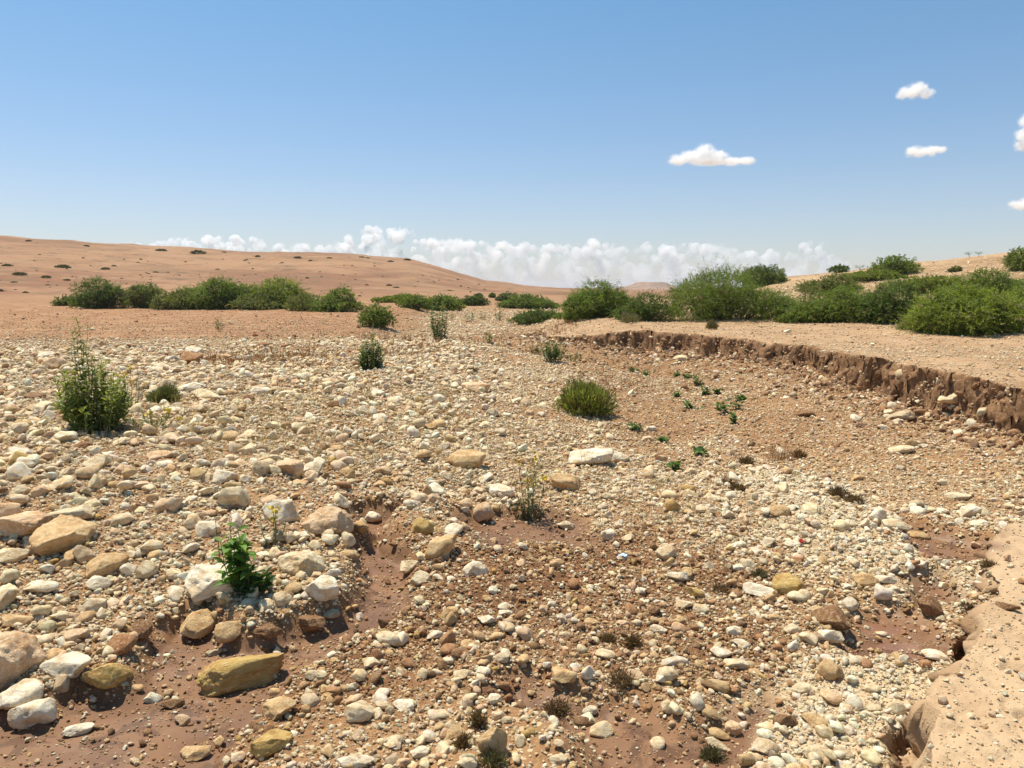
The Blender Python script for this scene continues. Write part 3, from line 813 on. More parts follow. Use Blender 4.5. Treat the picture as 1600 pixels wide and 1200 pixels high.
def bush(px, py, w, h, col, label, group=None, seed=1, dens=1.0, name='jujube_bush', depthf=.8, lumps=6, cat='bush', leaf=1.0):
    """thorny thicket: arching branches, feathery sprays of small leaves; px, py = middle of its base line"""
    x, y, z = hit(px, py); rg = np.random.default_rng(seed)
    if w > 40: w *= 1.16
    dep = y * CP + (CZ - z) * SP
    Wm, Hm = w * dep / FPX, h * dep / FPX
    y += Wm * depthf * .35; x *= (y / (y - Wm * depthf * .35)); z = H1(x, y)
    e = root_at(name, x, y, z - .03)
    # lumpy crown out of several domes
    cen, rad = [], []
    for k in range(lumps):
        u = (k + .5) / lumps * 2 - 1 + rg.uniform(-.12, .12)
        hh = Hm * (1 - .45 * abs(u) ** 3) * rg.uniform(.45, 1.0)
        rw = Wm / lumps * rg.uniform(1.0, 1.45)
        rw = min(rw, Wm * .5)
        cen.append([u * (Wm / 2 - rw * .75), rg.uniform(-1, 1) * Wm * depthf * .22, hh * .42]); rad.append([rw, max(rw, Wm * depthf * .33), hh * .58])
    cen[lumps // 2][2] = Hm * .45; rad[lumps // 2][2] = Hm * .56
    cen, rad = np.array(cen), np.array(rad)
    lsz = max(.034, 1.5 * dep / FPX) * leaf
    vol = Wm * Wm * depthf * .7 + 2 * Hm * Wm
    ns = int(min(6500, max(160, vol * 230 * dens * (.042 / lsz) ** 1.6)))
    k = rg.integers(0, lumps, ns)
    d = unit(rg.normal(size=(ns, 3)) * np.array([1, 1, .9]) + np.array([0, 0, .25]))
    fr = rg.uniform(.35, 1.0, ns) ** .45
    P = cen[k] + rad[k] * d * fr[:, None]
    lump = .42 + .50 * vn3(P * (2.8 / Hm) + seed, seed) + .48 * vn3(P * (6 / Hm) + seed, seed + 4)
    P = cen[k] + (P - cen[k]) * lump[:, None]
    P[:, 2] = np.abs(P[:, 2]) + .03
    D = unit(d * .8 + np.array([0, 0, .35]) + rg.normal(size=(ns, 3)) * .45)
    SL = Hm * rg.uniform(.10, .26, ns) * np.where(rg.uniform(size=ns) > .88, 2.1, 1)
    gap = vn3(P * (5.5 / Hm) + 9.1, seed + 8); SL = SL * np.where(gap < .30, .35, 1)
    nl = 13
    t = np.linspace(.05, 1, nl)[None, :]
    droop = np.array([0, 0, -1.0])
    LP = P[:, None] + D[:, None] * (SL[:, None] * t)[..., None] + droop * ((SL[:, None] * t ** 2) * .28)[..., None]
    side = unit(np.cross(D, rg.normal(size=(ns, 3))))
    sg = np.where(np.arange(nl) % 2 == 0, 1, -1)[None, :, None]
    LD = unit(D[:, None] * .5 + side[:, None] * sg + rg.normal(size=(ns, nl, 3)) * .35)
    LN = unit(np.array([0, 0, 1.0]) + rg.normal(size=(ns, nl, 3)) * .55)
    n = ns * nl
    tone = rg.uniform(.75, 1.25, (ns, 1)) * (.62 + .76 * vn3(P * (3.5 / Hm) + 4.4, seed + 6))[:, None]; warm = rg.uniform(0, 1, (ns, 1)) ** 2
    c = np.array(col) * tone; c = c * (1 - .4 * warm) + np.array(G_YEL) * .4 * warm
    dd = rg.uniform(size=(ns, 1)) > .94; c = np.where(dd, np.array([.22, .17, .10]) * tone, c)
    c = np.repeat(c, nl, 0) * rg.uniform(.8, 1.2, (n, 1))
    me = leaves_mesh('foliage', LP.reshape(-1, 3), LD.reshape(-1, 3), LN.reshape(-1, 3), lsz * rg.uniform(.9, 1.7, n), lsz * rg.uniform(.6, .95, n), c, M_LEAF)
    obj('foliage', me, e)
    lines = []
    for q in range(min(46, ns // 6)):
        tgt = P[rg.integers(0, ns)]
        b = np.array([tgt[0] * .45, tgt[1] * .45, 0])
        tt = np.linspace(0, 1, 7)[:, None]
        pts = b + (tgt - b) * tt + np.array([0, 0, 1]) * (np.sin(tt * math.pi) * .12 * Hm) + rg.normal(size=(7, 3)) * .02 * Hm
        pts[0, 2] = -.02
        lines.append((pts, .018 * Hm ** .5, .004))
    for q in range(min(90, ns // 8)):
        i = rg.integers(0, ns)
        pts = np.array([P[i], P[i] + D[i] * SL[i] * .6, P[i] + D[i] * SL[i] * 1.15 + droop * SL[i] * .2])
        lines.append((pts, .006, .002))
    obj('branches', tubes_mesh('branches', lines, M_WOOD, 4), e)
    tag(e, label, cat, group)
    return e

TH = 'green thickets along the right bank'
LT = 'green thickets in a row on the left terrace'
FT = 'thickets around the far end of the channel'
HS = 'shrubs on the right hillside'
B = [
 # right bank
 (935, 497, 118, 56, G_MID, 'domed green bush with dark twiggy top left of the biggest thicket', TH, 1.2, 5),
 (843, 505, 84, 22, G_DARK, 'low dark spreading bush at the head of the eroded bank', TH, 1, 4),
 (905, 500, 70, 16, G_MID, 'low skirt of green bush in front of the domed one', TH, 1, 4),
 (1008, 503, 84, 42, G_DARK, 'dark green bush joining the left foot of the biggest thicket', TH, 1, 3),
 (1135, 503, 190, 84, G_MID, 'biggest broad green thicket above the curve of the bank', TH, 1.4, 7),
 (1195, 447, 66, 31, G_DARK, 'dark round bush behind the top of the biggest thicket', TH, 1, 3),
 (1265, 497, 90, 40, G_OLV, 'olive bush between the biggest thicket and its right neighbour', TH, 1, 4),
 (1325, 505, 130, 55, G_MID, 'wide green thicket right of the biggest one', TH, 1.3, 6),
 (1400, 507, 120, 66, G_DARK, 'dark bluish green thicket behind the nearest bush', TH, 1.2, 5),
 (1370, 440, 110, 16, G_YEL, 'low yellowish bush on the slope above the thickets', TH, 1, 5),
 (1520, 526, 180, 82, G_YEL, 'nearest bright green bush on the right bank', TH, 1.7, 7),
 (1548, 470, 130, 48, G_MID, 'green bush rising behind the nearest bush at the right', TH, 1, 5),
 (1618, 512, 80, 74, G_MID, 'green bush cut by the right edge of the view', TH, 1, 3),
 (1255, 505, 70, 26, G_MID, 'low green bush at the right foot of the biggest thicket', TH, 1, 3),
 (1460, 520, 90, 44, G_MID, 'green bush filling the gap left of the nearest bush', TH, 1.1, 4),
 (1300, 460, 90, 30, G_OLV, 'olive bush on the rise behind the wide green thicket', TH, 1, 4),
 (1450, 462, 110, 26, G_YEL, 'yellowish bushes behind the dark bluish thicket', TH, 1, 4),
 # right hill
 (1396, 431, 60, 28, G_MID, 'green bush high on the right hillside', HS, 1, 3),
 (1598, 424, 46, 34, G_MID, 'dark bush at the top right edge of the hillside', HS, 1, 3),
 (1310, 426, 34, 10, G_DARK, 'small low bush on the lower hill crest', HS, 1, 3),
 (1428, 408, 20, 9, G_DARK, 'small dark round bush on the crest beside the high green bush', HS, 1, 3),
 (1492, 425, 18, 8, G_OLV, 'tiny olive bush alone on the right hillside', HS, 1, 2),
 # left terrace
 (160, 482, 66, 43, G_DARK, 'dark rounded bush near the left end of the left row', LT, 1.1, 3),
 (115, 478, 50, 16, G_OLV, 'low olive bush at the left end of the left row', LT, 1, 3),
 (228, 482, 76, 36, G_OLV, 'olive green thicket second in the left row', LT, 1, 4),
 (280, 484, 70, 30, G_OLV, 'low olive thicket in the middle of the left row', LT, 1, 4),
 (340, 484, 120, 50, G_MID, 'wide green thicket in the middle of the left row', LT, 1.2, 6),
 (438, 482, 88, 47, G_YEL, 'tallest light green bush of the left row', LT, 1.2, 4),
 (400, 485, 60, 24, G_OLV, 'low olive bush in front of the tallest left bush', LT, 1, 3),
 (480, 486, 60, 26, G_OLV, 'low grey-green thicket right of the tallest left bush', LT, 1, 3),
 (525, 488, 66, 38, G_MID, 'green bush at the right end of the left row', LT, 1.1, 4),
 # far end of channel
 (588, 512, 44, 34, G_MID, 'green bush on the slope at the right end of the terrace', FT, 1.1, 3),
 (625, 474, 80, 13, G_YEL, 'flat yellowish bush far behind the channel', FT, 1, 5),
 (648, 484, 44, 22, G_MID, 'round green bush far up the channel', FT, 1, 3),
 (690, 486, 66, 24, G_MID, 'green thicket at the far left side of the channel', FT, 1, 4),
 (735, 478, 54, 14, G_DARK, 'low dark bush stretching along the far channel', FT, 1, 4),
 (790, 471, 30, 13, G_DARK, 'small dark bush on the far right side of the channel', FT, 1, 2),
 (825, 483, 90, 22, G_MID, 'long low green thicket left of the domed bush', FT, 1, 5),
 (748, 466, 12, 7, G_DARK, 'tiny dark bush beyond the end of the channel', FT, 1, 2),
 (769, 465, 10, 6, G_DARK, 'tiny brownish bush right of the other tiny one', FT, 1, 2),
]
for i, (px, py, w, h, c, lab, g, dn, lm) in enumerate(B):
    bush(px, py, w, h, c, lab, g, 100 + i, dn, lumps=lm)

# thin saplings on the crest of the right hill
def sapling(px, py, h, lab, seed):
    x, y, z = hit(px, py); rg = np.random.default_rng(seed)
    hh = h * y / FPX; e = root_at('thorn_tree', x, y, z - .05); lines = []; P = []
    lines.append((np.array([[0, 0, 0], [.04 * hh, 0, .35 * hh], [-.02 * hh, 0, .62 * hh]]), .03 * hh, .018 * hh))
    obj('trunk', tubes_mesh('trunk', lines, M_WOOD, 5), e); br = []
    for k in range(7):
        a = rg.uniform(0, 6.28); q = np.array([math.cos(a) * .5, math.sin(a) * .4, rg.uniform(.15, .4)]) * hh
        o = np.array([-.01, 0, rg.uniform(.4, .6)]) * hh
        br.append((np.array([o, o + q * .5 + [0, 0, .05 * hh], o + q]), .012 * hh, .004 * hh)); P.append(o + q)
        P.append(o + q * .7)
    obj('branches', tubes_mesh('branches', br, M_WOOD, 4), e)
    P = np.repeat(np.array(P), 22, 0); P = P + rg.normal(size=P.shape) * .09 * hh; n = len(P)
    me = leaves_mesh('crown', P, unit(rg.normal(size=(n, 3))), unit(rg.normal(size=(n, 3))), np.full(n, .05 * hh), np.full(n, .035 * hh), np.tile(G_DARK, (n, 1)) * rg.uniform(.8, 1.3, (n, 1)), M_LEAF)
    obj('crown', me, e); tag(e, lab, 'tree', 'little trees on the crest of the right hill')
sapling(1343, 425, 13, 'leftmost thin little tree standing on the right hill crest', 1)
sapling(1514, 403, 11, 'little spreading tree on the higher part of the crest', 2)
sapling(1529, 402, 11, 'little upright tree at the right of the spreading one', 3)

# scattered shrubs on the far left hill: low dark cushions
def hill_shrubs():
    rg = np.random.default_rng(3); ms = []
    for s in range(4):
        n = 260; d = unit(rg.normal(size=(n, 3)) + [0, 0, .4]); d[:, 2] = np.abs(d[:, 2])
        P = d * rg.uniform(.5, 1, (n, 1)) * np.array([1, .8, .45])
        me = leaves_mesh('hill_shrub', P, unit(d + rg.normal(size=(n, 3)) * .6), unit(rg.normal(size=(n, 3))), np.full(n, .30), np.full(n, .2), np.tile((.07, .075, .03), (n, 1)) * rg.uniform(.7, 1.4, (n, 1)), M_LEAF)
        ms.append(me)
    named = [(30, 427, 26, 5), (98, 416, 28, 4), (72, 431, 20, 5), (105, 436, 14, 5), (165, 418, 18, 5), (178, 414, 9, 4), (12, 414, 20, 3), (45, 375, 14, 4), (135, 383, 12, 3),
             (252, 390, 20, 4), (310, 394, 28, 3), (350, 393, 10, 3), (403, 399, 10, 5), (465, 401, 16, 4), (485, 406, 9, 4), (514, 402, 13, 4), (565, 401, 12, 3), (574, 402, 10, 3),
             (610, 407, 12, 4), (636, 405, 16, 3), (585, 415, 6, 3), (608, 444, 12, 4), (619, 448, 15, 4), (573, 444, 10, 3), (648, 447, 7, 3), (544, 447, 6, 3), (702, 453, 12, 3),
             (243, 424, 10, 3), (480, 433, 8, 4), (75, 444, 10, 3), (135, 447, 24, 3), (62, 397, 6, 3), (130, 402, 6, 3), (385, 405, 6, 3), (395, 419, 5, 3), (562, 461, 8, 4),
             (340, 420, 9, 2), (290, 408, 5, 3), (220, 404, 6, 3), (448, 416, 5, 2), (500, 424, 6, 2), (530, 436, 7, 2), (430, 430, 6, 2), (360, 436, 6, 2), (190, 434, 9, 3),
             (555, 428, 6, 2), (660, 430, 6, 2), (678, 440, 6, 3), (598, 431, 5, 2), (22, 440, 14, 3), (720, 446, 6, 3), (735, 455, 6, 3), (805, 457, 6, 3), (40, 455, 12, 5), (2, 452, 8, 7),
             (1105, 512, 16, 12), (1185, 438, 6, 3)]
    named = named[:-2] + [(rg.uniform(0, 760), rg.uniform(404, 458), rg.uniform(3, 8), 2.2) for _ in range(90)] + [(0, 0, 0, 0)] * 2
    named = [q for q in named if q[1] > np.interp(q[0], [0, 250, 550, 640, 760], [380, 396, 406, 412, 446]) or q[2] > 8]
    for i, (px, py, w, h) in enumerate(named[:-2]):
        x, y, z = hit(px, py + h * .5)
        if y > 800: continue
        s = w * y / FPX * .42
        o = obj('hill_shrub', ms[i % 4]); o.location = (x, y, z - .05)
        o.scale = (s, s, max(.35, h / w * 1.2) * s * 2.0); o.rotation_euler.z = rg.uniform(0, 6)
        tag(o, 'small dark shrub dotting the brown left hillside', 'shrub', 'small dark shrubs dotted over the left hillside')
hill_shrubs()

def leafy(px, py, w, h, lab, seed, nst, leaf, name, col, cat='shrub', group=None, spread=.35, narrow=.22, flowers=0, bare=.12, dry=0, nl=26, lean=0.0, topthin=False):
    """upright stems carrying lance leaves; used for the oleander-like plants"""
    x, y, z = hit(px, py); rg = np.random.default_rng(seed); dep = y * CP + (CZ - z) * SP
    Wm, Hm = w * dep / FPX, h * dep / FPX
    e = root_at(name, x, y, z - .02); lines = []; LP = []; LD = []; FP = []
    for s in range(nst):
        a = rg.uniform(0, 6.283); rr = rg.uniform(0, 1) ** .6
        top = np.array([math.cos(a) * rr * Wm * .5, math.sin(a) * rr * Wm * .45, Hm * (rg.uniform(.45, 1.0) if s else 1.0) * (1 - .3 * rr)])
        if topthin and s < 3: top = np.array([rg.uniform(-.28, -.02) * Wm, 0, Hm * (1 - .10 * s)])
        b = np.array([top[0] * spread, top[1] * spread, 0])
        top[0] += lean * Wm
        t = np.linspace(0, 1, 9)[:, None]
        pts = b + (top - b) * t + np.array([top[0], top[1], 0]) * (np.sin(t * math.pi) * .12) + rg.normal(size=(9, 3)) * .008 * Hm * t
        lines.append((pts, max(.004, .0042 * Hm), .0016))
        n = int(nl * (1 if not (topthin and s < 3) else 1.6))
        u = rg.uniform(bare, 1, n) ** (.85)
        i = np.clip((u * 8).astype(int), 0, 7); f = u * 8 - i
        p = pts[i] * (1 - f)[:, None] + pts[i + 1] * f[:, None]
        an = rg.uniform(0, 6.283, n)
        d = np.stack([np.cos(an), np.sin(an), rg.uniform(-.25, 1.1, n)], 1)
        LP.append(p); LD.append(unit(d))
        if flowers and rg.random() < flowers: FP.append(top)
    P = np.concatenate(LP); D = np.concatenate(LD); n = len(P)
    N = unit(np.array([0, 0, 1.0]) + rg.normal(size=(n, 3)) * .35)
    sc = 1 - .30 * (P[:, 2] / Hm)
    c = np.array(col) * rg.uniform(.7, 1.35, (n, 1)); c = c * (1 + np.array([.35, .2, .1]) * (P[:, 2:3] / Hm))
    if dry: 
        q = rg.uniform(size=n) < dry; c[q] = np.array([.30, .21, .09]) * rg.uniform(.7, 1.2, (q.sum(), 1))
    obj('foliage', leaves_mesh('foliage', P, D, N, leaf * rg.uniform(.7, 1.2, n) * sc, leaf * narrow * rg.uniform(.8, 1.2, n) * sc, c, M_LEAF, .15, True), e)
    obj('stems', tubes_mesh('stems', lines, M_GSTEM, 5), e)
    if FP:
        FP = np.array(FP); FP = np.repeat(FP, 10, 0) + rg.normal(size=(len(FP) * 10, 3)) * .018
        m = len(FP)
        obj('flowers', leaves_mesh('flowers', FP, unit(rg.normal(size=(m, 3))), unit(rg.normal(size=(m, 3))), np.full(m, .032), np.full(m, .028), np.tile((.8, .6, .05), (m, 1)), M_FLOWER), e)
    tag(e, lab, cat, group)
    return e

GO = (.085, .140, .032)
OL = 'upright oleander shrubs in the gravel'
leafy(148, 676, 112, 134, 'tall leafy shrub on the left gravel bar', 1, 80, .095, 'oleander_shrub', (.185, .235, .058), group=OL, spread=.4, nl=32, bare=.03, narrow=.28)
leafy(140, 672, 74, 182, 'thin tall top shoots growing out of the tall leafy shrub', 2, 12, .085, 'leafy_shoot', (.13, .18, .04), group=None, spread=.2, nl=40, topthin=True, cat='plant')
leafy(205, 640, 62, 100, 'sparse yellow-flowered stems right of the tall leafy shrub', 3, 9, .045, 'flowering_herb', (.13, .16, .04), cat='plant', flowers=.8, nl=18)
leafy(240, 668, 100, 40, 'low spreading weeds with yellow flowers at the tall shrub foot', 4, 22, .05, 'flowering_weed', (.12, .15, .035), cat='plant', flowers=.35, nl=14)
leafy(580, 578, 34, 66, 'dense dark columnar oleander standing in the left gravel', 5, 26, .13, 'oleander_shrub', GO, group=OL, spread=.7, nl=30, bare=.02)
leafy(603, 512, 22, 34, 'thin dark oleander against the terrace slope', 6, 14, .13, 'oleander_shrub', GO, group=OL, spread=.5, nl=24)
leafy(687, 532, 32, 66, 'tall narrow oleander in the middle of the channel', 7, 24, .15, 'oleander_shrub', GO, group=OL, spread=.6, nl=28, bare=.03, dry=.08)
leafy(343, 518, 14, 32, 'small upright oleander alone on the bare left terrace', 8, 8, .12, 'oleander_shrub', GO, group=OL, spread=.5, nl=16)
leafy(866, 566, 56, 46, 'rounded green oleander below the head of the bank', 9, 30, .12, 'oleander_shrub', (.075, .13, .028), group=OL, spread=.4, nl=26)
leafy(835, 552, 40, 22, 'low straggly green plant left of the rounded oleander', 10, 14, .08, 'oleander_shrub', (.09, .12, .035), group=OL, nl=14, dry=.2)
leafy(895, 566, 30, 26, 'small sparse plant right of the rounded oleander', 11, 10, .08, 'oleander_shrub', GO, group=OL, nl=14, dry=.2)
leafy(764, 536, 12, 24, 'small oleander in the gravel right of the tall narrow one', 12, 7, .12, 'oleander_shrub', GO, group=OL, nl=14)
leafy(733, 502, 22, 28, 'small oleander far up the channel', 13, 9, .16, 'oleander_shrub', GO, group=OL, nl=14)
leafy(779, 503, 24, 30, 'pale green oleander near the far right edge of the channel', 14, 10, .16, 'oleander_shrub', (.09, .13, .04), group=OL, nl=14)
leafy(708, 500, 12, 16, 'tiny oleander behind the tall narrow one', 15, 6, .15, 'oleander_shrub', GO, group=OL, nl=12)
leafy(755, 500, 14, 18, 'tiny oleander between the two far channel oleanders', 16, 6, .15, 'oleander_shrub', GO, group=OL, nl=12)
# broad-leaved plant in front
leafy(382, 928, 72, 134, 'broad-leaved bright green plant between two pale rocks', 17, 8, .12, 'broad_leaved_plant', (.10, .20, .03), cat='plant', spread=.45, nl=17, narrow=.36, lean=-.12)
leafy(398, 925, 60, 50, 'leaves tinted dark for shade at the foot of the broad-leaved plant', 18, 10, .07, 'leafy_weed', (.045, .085, .022), cat='plant', spread=.4, nl=16, narrow=.4)  # shade beneath the plant is put into this darker leaf colour
leafy(352, 880, 34, 112, 'thin brownish stalk left of the broad-leaved plant', 19, 3, .03, 'dry_herb', (.13, .11, .05), cat='plant', spread=.6, nl=22, dry=.5)
leafy(428, 850, 50, 78, 'grey thin sprig right of the broad-leaved plant', 20, 7, .035, 'grey_sprig', (.20, .20, .13), cat='plant', spread=.3, nl=20, dry=.3, flowers=.3)
leafy(828, 812, 78, 138, 'wispy upright plant with drooping narrow leaves in mid bed', 21, 8, .10, 'wispy_plant', (.14, .15, .06), cat='plant', spread=.2, nl=20, narrow=.16, dry=.35, flowers=.4)
leafy(815, 812, 60, 34, 'dark dead clump at the foot of the wispy plant', 22, 12, .04, 'dead_weed', (.10, .065, .03), cat='plant', nl=14, dry=.6)
# dark seedlings along the right of the bed
SG = 'dark green seedlings scattered in the right of the bed'
seed = [(1128, 645, 22, 26), (1150, 640, 18, 20), (1145, 662, 16, 16), (1100, 618, 16, 18), (1088, 602, 18, 18), (1083, 640, 26, 14), (1095, 712, 18, 16), (1050, 732, 14, 10), (995, 672, 20, 12), (1058, 622, 10, 12),
        (1010, 588, 10, 10), (1058, 588, 8, 8), (990, 582, 10, 10), (1075, 592, 10, 10), (1035, 690, 10, 8), (1120, 615, 8, 9), (1160, 626, 8, 8)]
seedlab = ['tallest dark seedling in the right of the bed', 'dark seedling just right of the tallest one', 'seedling below the tallest pair', 'seedling up the bed from the tallest one', 'farther leafy seedling behind the middle group',
           'spreading seedling left of the tallest one', 'lone seedling well below the group', 'small lone green seedling left of the lowest one', 'flat seedling below the green cushion bush', 'tiny seedling left of the upper group',
           'tiny seedling nearest to the far bank', 'tiny seedling beside the upper group', 'tiny seedling right of the rounded oleander', 'tiny seedling in the upper group', 'tiny flat seedling left of the lone one', 'tiny seedling above the tallest one', 'tiny seedling farthest right in the group']
for i, (px, py, w, h) in enumerate(seed):
    leafy(px, py, w * 1.3, h * 1.3, seedlab[i], 40 + i, 6, .10, 'seedling', (.07, .14, .032), cat='seedling', group=SG, spread=.1, nl=7, narrow=.45)

def cushion(px, py, w, h, col, lab, seed, n=2600, name='cushion_bush', cat='bush', group=None, lsz=.07, lean=.0, dead=.0, wild=.28):
    """ball of fine upright twigs growing from one foot"""
    x, y, z = hit(px, py); rg = np.random.default_rng(seed); dep = y * CP + (CZ - z) * SP
    Wm, Hm = w * dep / FPX, h * dep / FPX
    y += Wm * .25; z = H1(x, y)
    e = root_at(name, x, y, z - .01)
    d = unit(rg.normal(size=(n, 3)) * np.array([1, 1, .7]) + np.array([0, 0, .75])); d[:, 2] = np.abs(d[:, 2])
    fr = rg.uniform(.2, .92, n) ** .7
    lum = .62 + .55 * vn3(d * 2.2 + seed, seed) if wild < .5 else .45 + .8 * vn3(d * 2.5 + seed, seed)
    P = d * (fr * lum)[:, None] * np.array([Wm * .5, Wm * .45, Hm * .95]); P[:, 0] += lean * P[:, 2]
    D = unit(d * .7 + np.array([0, 0, .6]) + rg.normal(size=(n, 3)) * wild)
    c = np.array(col) * rg.uniform(.7, 1.35, (n, 1))
    if dead:
        q = rg.uniform(size=n) < dead * (1.4 - fr); c[q] = np.array([.14, .095, .05]) * rg.uniform(.6, 1.3, (q.sum(), 1))
    me = leaves_mesh('foliage', P, D, unit(rg.normal(size=(n, 3))), lsz * rg.uniform(.6, 1.3, n), np.full(n, lsz * .13), c, M_LEAF)
    obj('foliage', me, e); lines = []
    for q in range(30):
        i = rg.integers(0, n); lines.append((np.array([[0, 0, 0], P[i] * .55 + [0, 0, .01], P[i]]), .008 * Hm ** .5, .002))
    obj('branches', tubes_mesh('branches', lines, M_WOOD, 4), e)
    tag(e, lab, cat, group)
cushion(916, 650, 100, 64, (.21, .25, .06), 'domed green cushion bush of fine twigs on the bed', 60, 5200, lsz=.11, dead=.5)
cushion(250, 634, 60, 32, (.12, .135, .06), 'grey-green fine tuft right of the tall leafy shrub', 61, 2400, lsz=.08, name='fine_tuft', cat='shrub', dead=.2)
cushion(985, 505, 36, 17, (.20, .19, .11), 'grey dry tuft on the bank below the domed bush', 62, 900, lsz=.12, name='dry_tuft', cat='shrub', dead=.3)
cushion(1114, 515, 20, 15, (.16, .14, .07), 'small dry tuft on the edge of the bank', 63, 700, lsz=.1, name='dry_tuft', cat='shrub', dead=.4)
cushion(1385, 423, 12, 8, (.16, .14, .07), 'small dry tuft beside the high green bush', 64, 300, lsz=.2, name='dry_tuft', cat='shrub', dead=.4)
DT = 'dead brown weeds between the stones'
dead = [(1252, 716, 30, 17, 'dead brown weed nearest to the right slope'), (1312, 778, 34, 26, 'dead brown weed on the pale gravel strip'), (1340, 788, 34, 22, 'dead brown weed just right of the one on the pale strip'),
        (1168, 728, 32, 16, 'dead brown weed at the head of the pale strip'), (1155, 768, 26, 10, 'low dark weed left of the pale strip'), (972, 1080, 60, 34, 'dark dead weed behind the smooth beige cobble'),
        (870, 1122, 64, 34, 'dark dead weed above the lower mud patch'), (745, 1137, 34, 34, 'dark weed left of the upright tan boulder'), (770, 1198, 52, 22, 'dark weed at the bottom edge below the upright boulder'),
        (990, 1012, 30, 22, 'dark weed behind the beige stones in mid bed'), (950, 1005, 36, 16, 'low dark weed left of its neighbour in mid bed'), (1115, 1190, 44, 24, 'dark green weed at the bottom edge on the mud'),
        (1190, 905, 40, 18, 'dark weed behind the long white stone'), (1355, 915, 24, 22, 'dark weed right of the pale yellow rock'), (1130, 928, 44, 18, 'low dark weed left of the long white stone'),
        (1550, 885, 26, 22, 'reddish dry weed on the rim of the pink soil'), (1515, 958, 28, 22, 'dry weed hanging over the soil step'), (1515, 1018, 40, 20, 'dry weed beside the dark hollow'), (738, 582, 22, 12, 'dead reddish weed alone in the upper bed'),
        (1140, 758, 20, 8, 'tiny dark weed among pale stones'), (725, 1168, 30, 24, 'dark weed left of the bottom boulders')]
for i, (px, py, w, h, lab) in enumerate(dead):
    cushion(px, py, w, h * .7, (.15, .09, .045) if i not in (11, 8, 12) else (.10, .10, .05), lab, 70 + i, 520, wild=.9, name='dead_weed', cat='weed', group=DT, lsz=.035 + .02 * (py < 800), dead=.5)
# grass wisps in the gravel
def dry_grass():
    rg = np.random.default_rng(9); P = []; L = []; Cc = []
    areas = [(330, 585, 40, 10, 60, 0), (450, 580, 110, 12, 420, 0), (640, 570, 60, 10, 120, 0), (700, 640, 22, 10, 26, 1), (560, 680, 240, 60, 260, 1), (300, 720, 200, 50, 160, 1), (720, 545, 70, 14, 160, 0), (880, 535, 30, 10, 60, 0),
             (1225, 700, 26, 10, 40, 0), (760, 700, 200, 50, 130, 1), (1100, 860, 200, 80, 90, 0), (600, 545, 60, 14, 100, 0), (1020, 780, 120, 60, 60, 1), (480, 760, 120, 40, 80, 1), (810, 500, 60, 6, 60, 1), (950, 600, 60, 20, 60, 0)]
    for cx, cy, sx, sy, n, kind in areas:
        for _ in range(n):
            g = plane_pt(cx + rg.normal() * sx * .6, cy + rg.normal() * sy * .6)
            m = rg.integers(3, 9)
            q = np.array([[g[0], g[1]]]) + rg.normal(size=(m, 2)) * .03
            P.append(q); L.append(np.full(m, rg.uniform(.06, .24))); c = (.34, .175, .085) if kind == 0 else (.50, .38, .20)
            Cc.append(np.tile(c, (m, 1)) * rg.uniform(.7, 1.1))
    P = np.concatenate(P); L = np.concatenate(L) * rg.uniform(.6, 1.2, len(P)); Cc = np.concatenate(Cc)
    z = H(P[:, 0], P[:, 1]); P3 = np.stack([P[:, 0], P[:, 1], z], 1); n = len(P3)
    D = unit(np.array([0, 0, 1.0]) + rg.normal(size=(n, 3)) * .22)
    wd = np.maximum(.0022, np.hypot(P[:, 0], P[:, 1]) * .0005)
    me = leaves_mesh('dry_grass', P3, D, unit(rg.normal(size=(n, 3))), L, wd, Cc, M_DRY)
    tag(obj('dry_grass', me), 'thin dry reddish grass stalks between the stones', 'dry grass', kind='stuff')
dry_grass()

# ---------------------------------------------------------------- litter
def crumple(px, py, w, col, lab, name, seed, cat):
    x, y, z = hit(px, py); s = w * y / FPX * .5
    V, F = ICO[3]; V = V.copy(); rg = np.random.default_rng(seed)
    V = V * (1 + .5 * fbm3(V * 2.2 + seed, 3, seed))[:, None] * np.array([1, .7, .45])
    me = mesh_np(name, V * s, F, mat_plain(name + '_film', col, .35, 14 / max(s, .01) * .1, -.6, .5), False)
    o = obj(name, me); o.location = (x, y, z + s * .35); o.rotation_euler = (.2, .3, seed); tag(o, lab, cat)
crumple(973, 872, 17, (.35, .50, .66), 'crumpled blue and white plastic wrapper among the stones', 'plastic_wrapper', 3, 'litter')
def bottle_cap(px, py, w):
    x, y, z = hit(px, py); s = w * y / FPX * .5
    bm = bmesh.new()
    n = 28
    prof = [(0, .62), (.86, .62), (.97, .54), (1.0, .4), (1.0, 0), (.86, 0), (.86, .42), (0, .42)]
    rings = []
    for r_, h_ in prof:
        if r_ == 0: rings.append([bm.verts.new((0, 0, h_ * s))])
        else: rings.append([bm.verts.new((math.cos(k / n * 6.28318) * s * r_ * (1 + .03 * (k % 2)), math.sin(k / n * 6.28318) * s * r_ * (1 + .03 * (k % 2)), h_ * s)) for k in range(n)])
    for a, b in zip(rings, rings[1:]):
        for k in range(n):
            k2 = (k + 1) % n
            if len(a) == 1: bm.faces.new((a[0], b[k], b[k2]))
            elif len(b) == 1: bm.faces.new((a[k], b[0], a[k2]))
            else: bm.faces.new((a[k], b[k], b[k2], a[k2]))
    me = bpy.data.meshes.new('bottle_cap'); bm.to_mesh(me); bm.free(); me.materials.append(mat_plain('red_plastic', (.55, .03, .02), .4))
    o = obj('bottle_cap', me); o.location = (x, y, z + .03); o.rotation_euler = (.7, .2, .4)
    tag(o, 'small red plastic cap among the stones left of the pale strip', 'litter')
bottle_cap(1251, 852, 8)

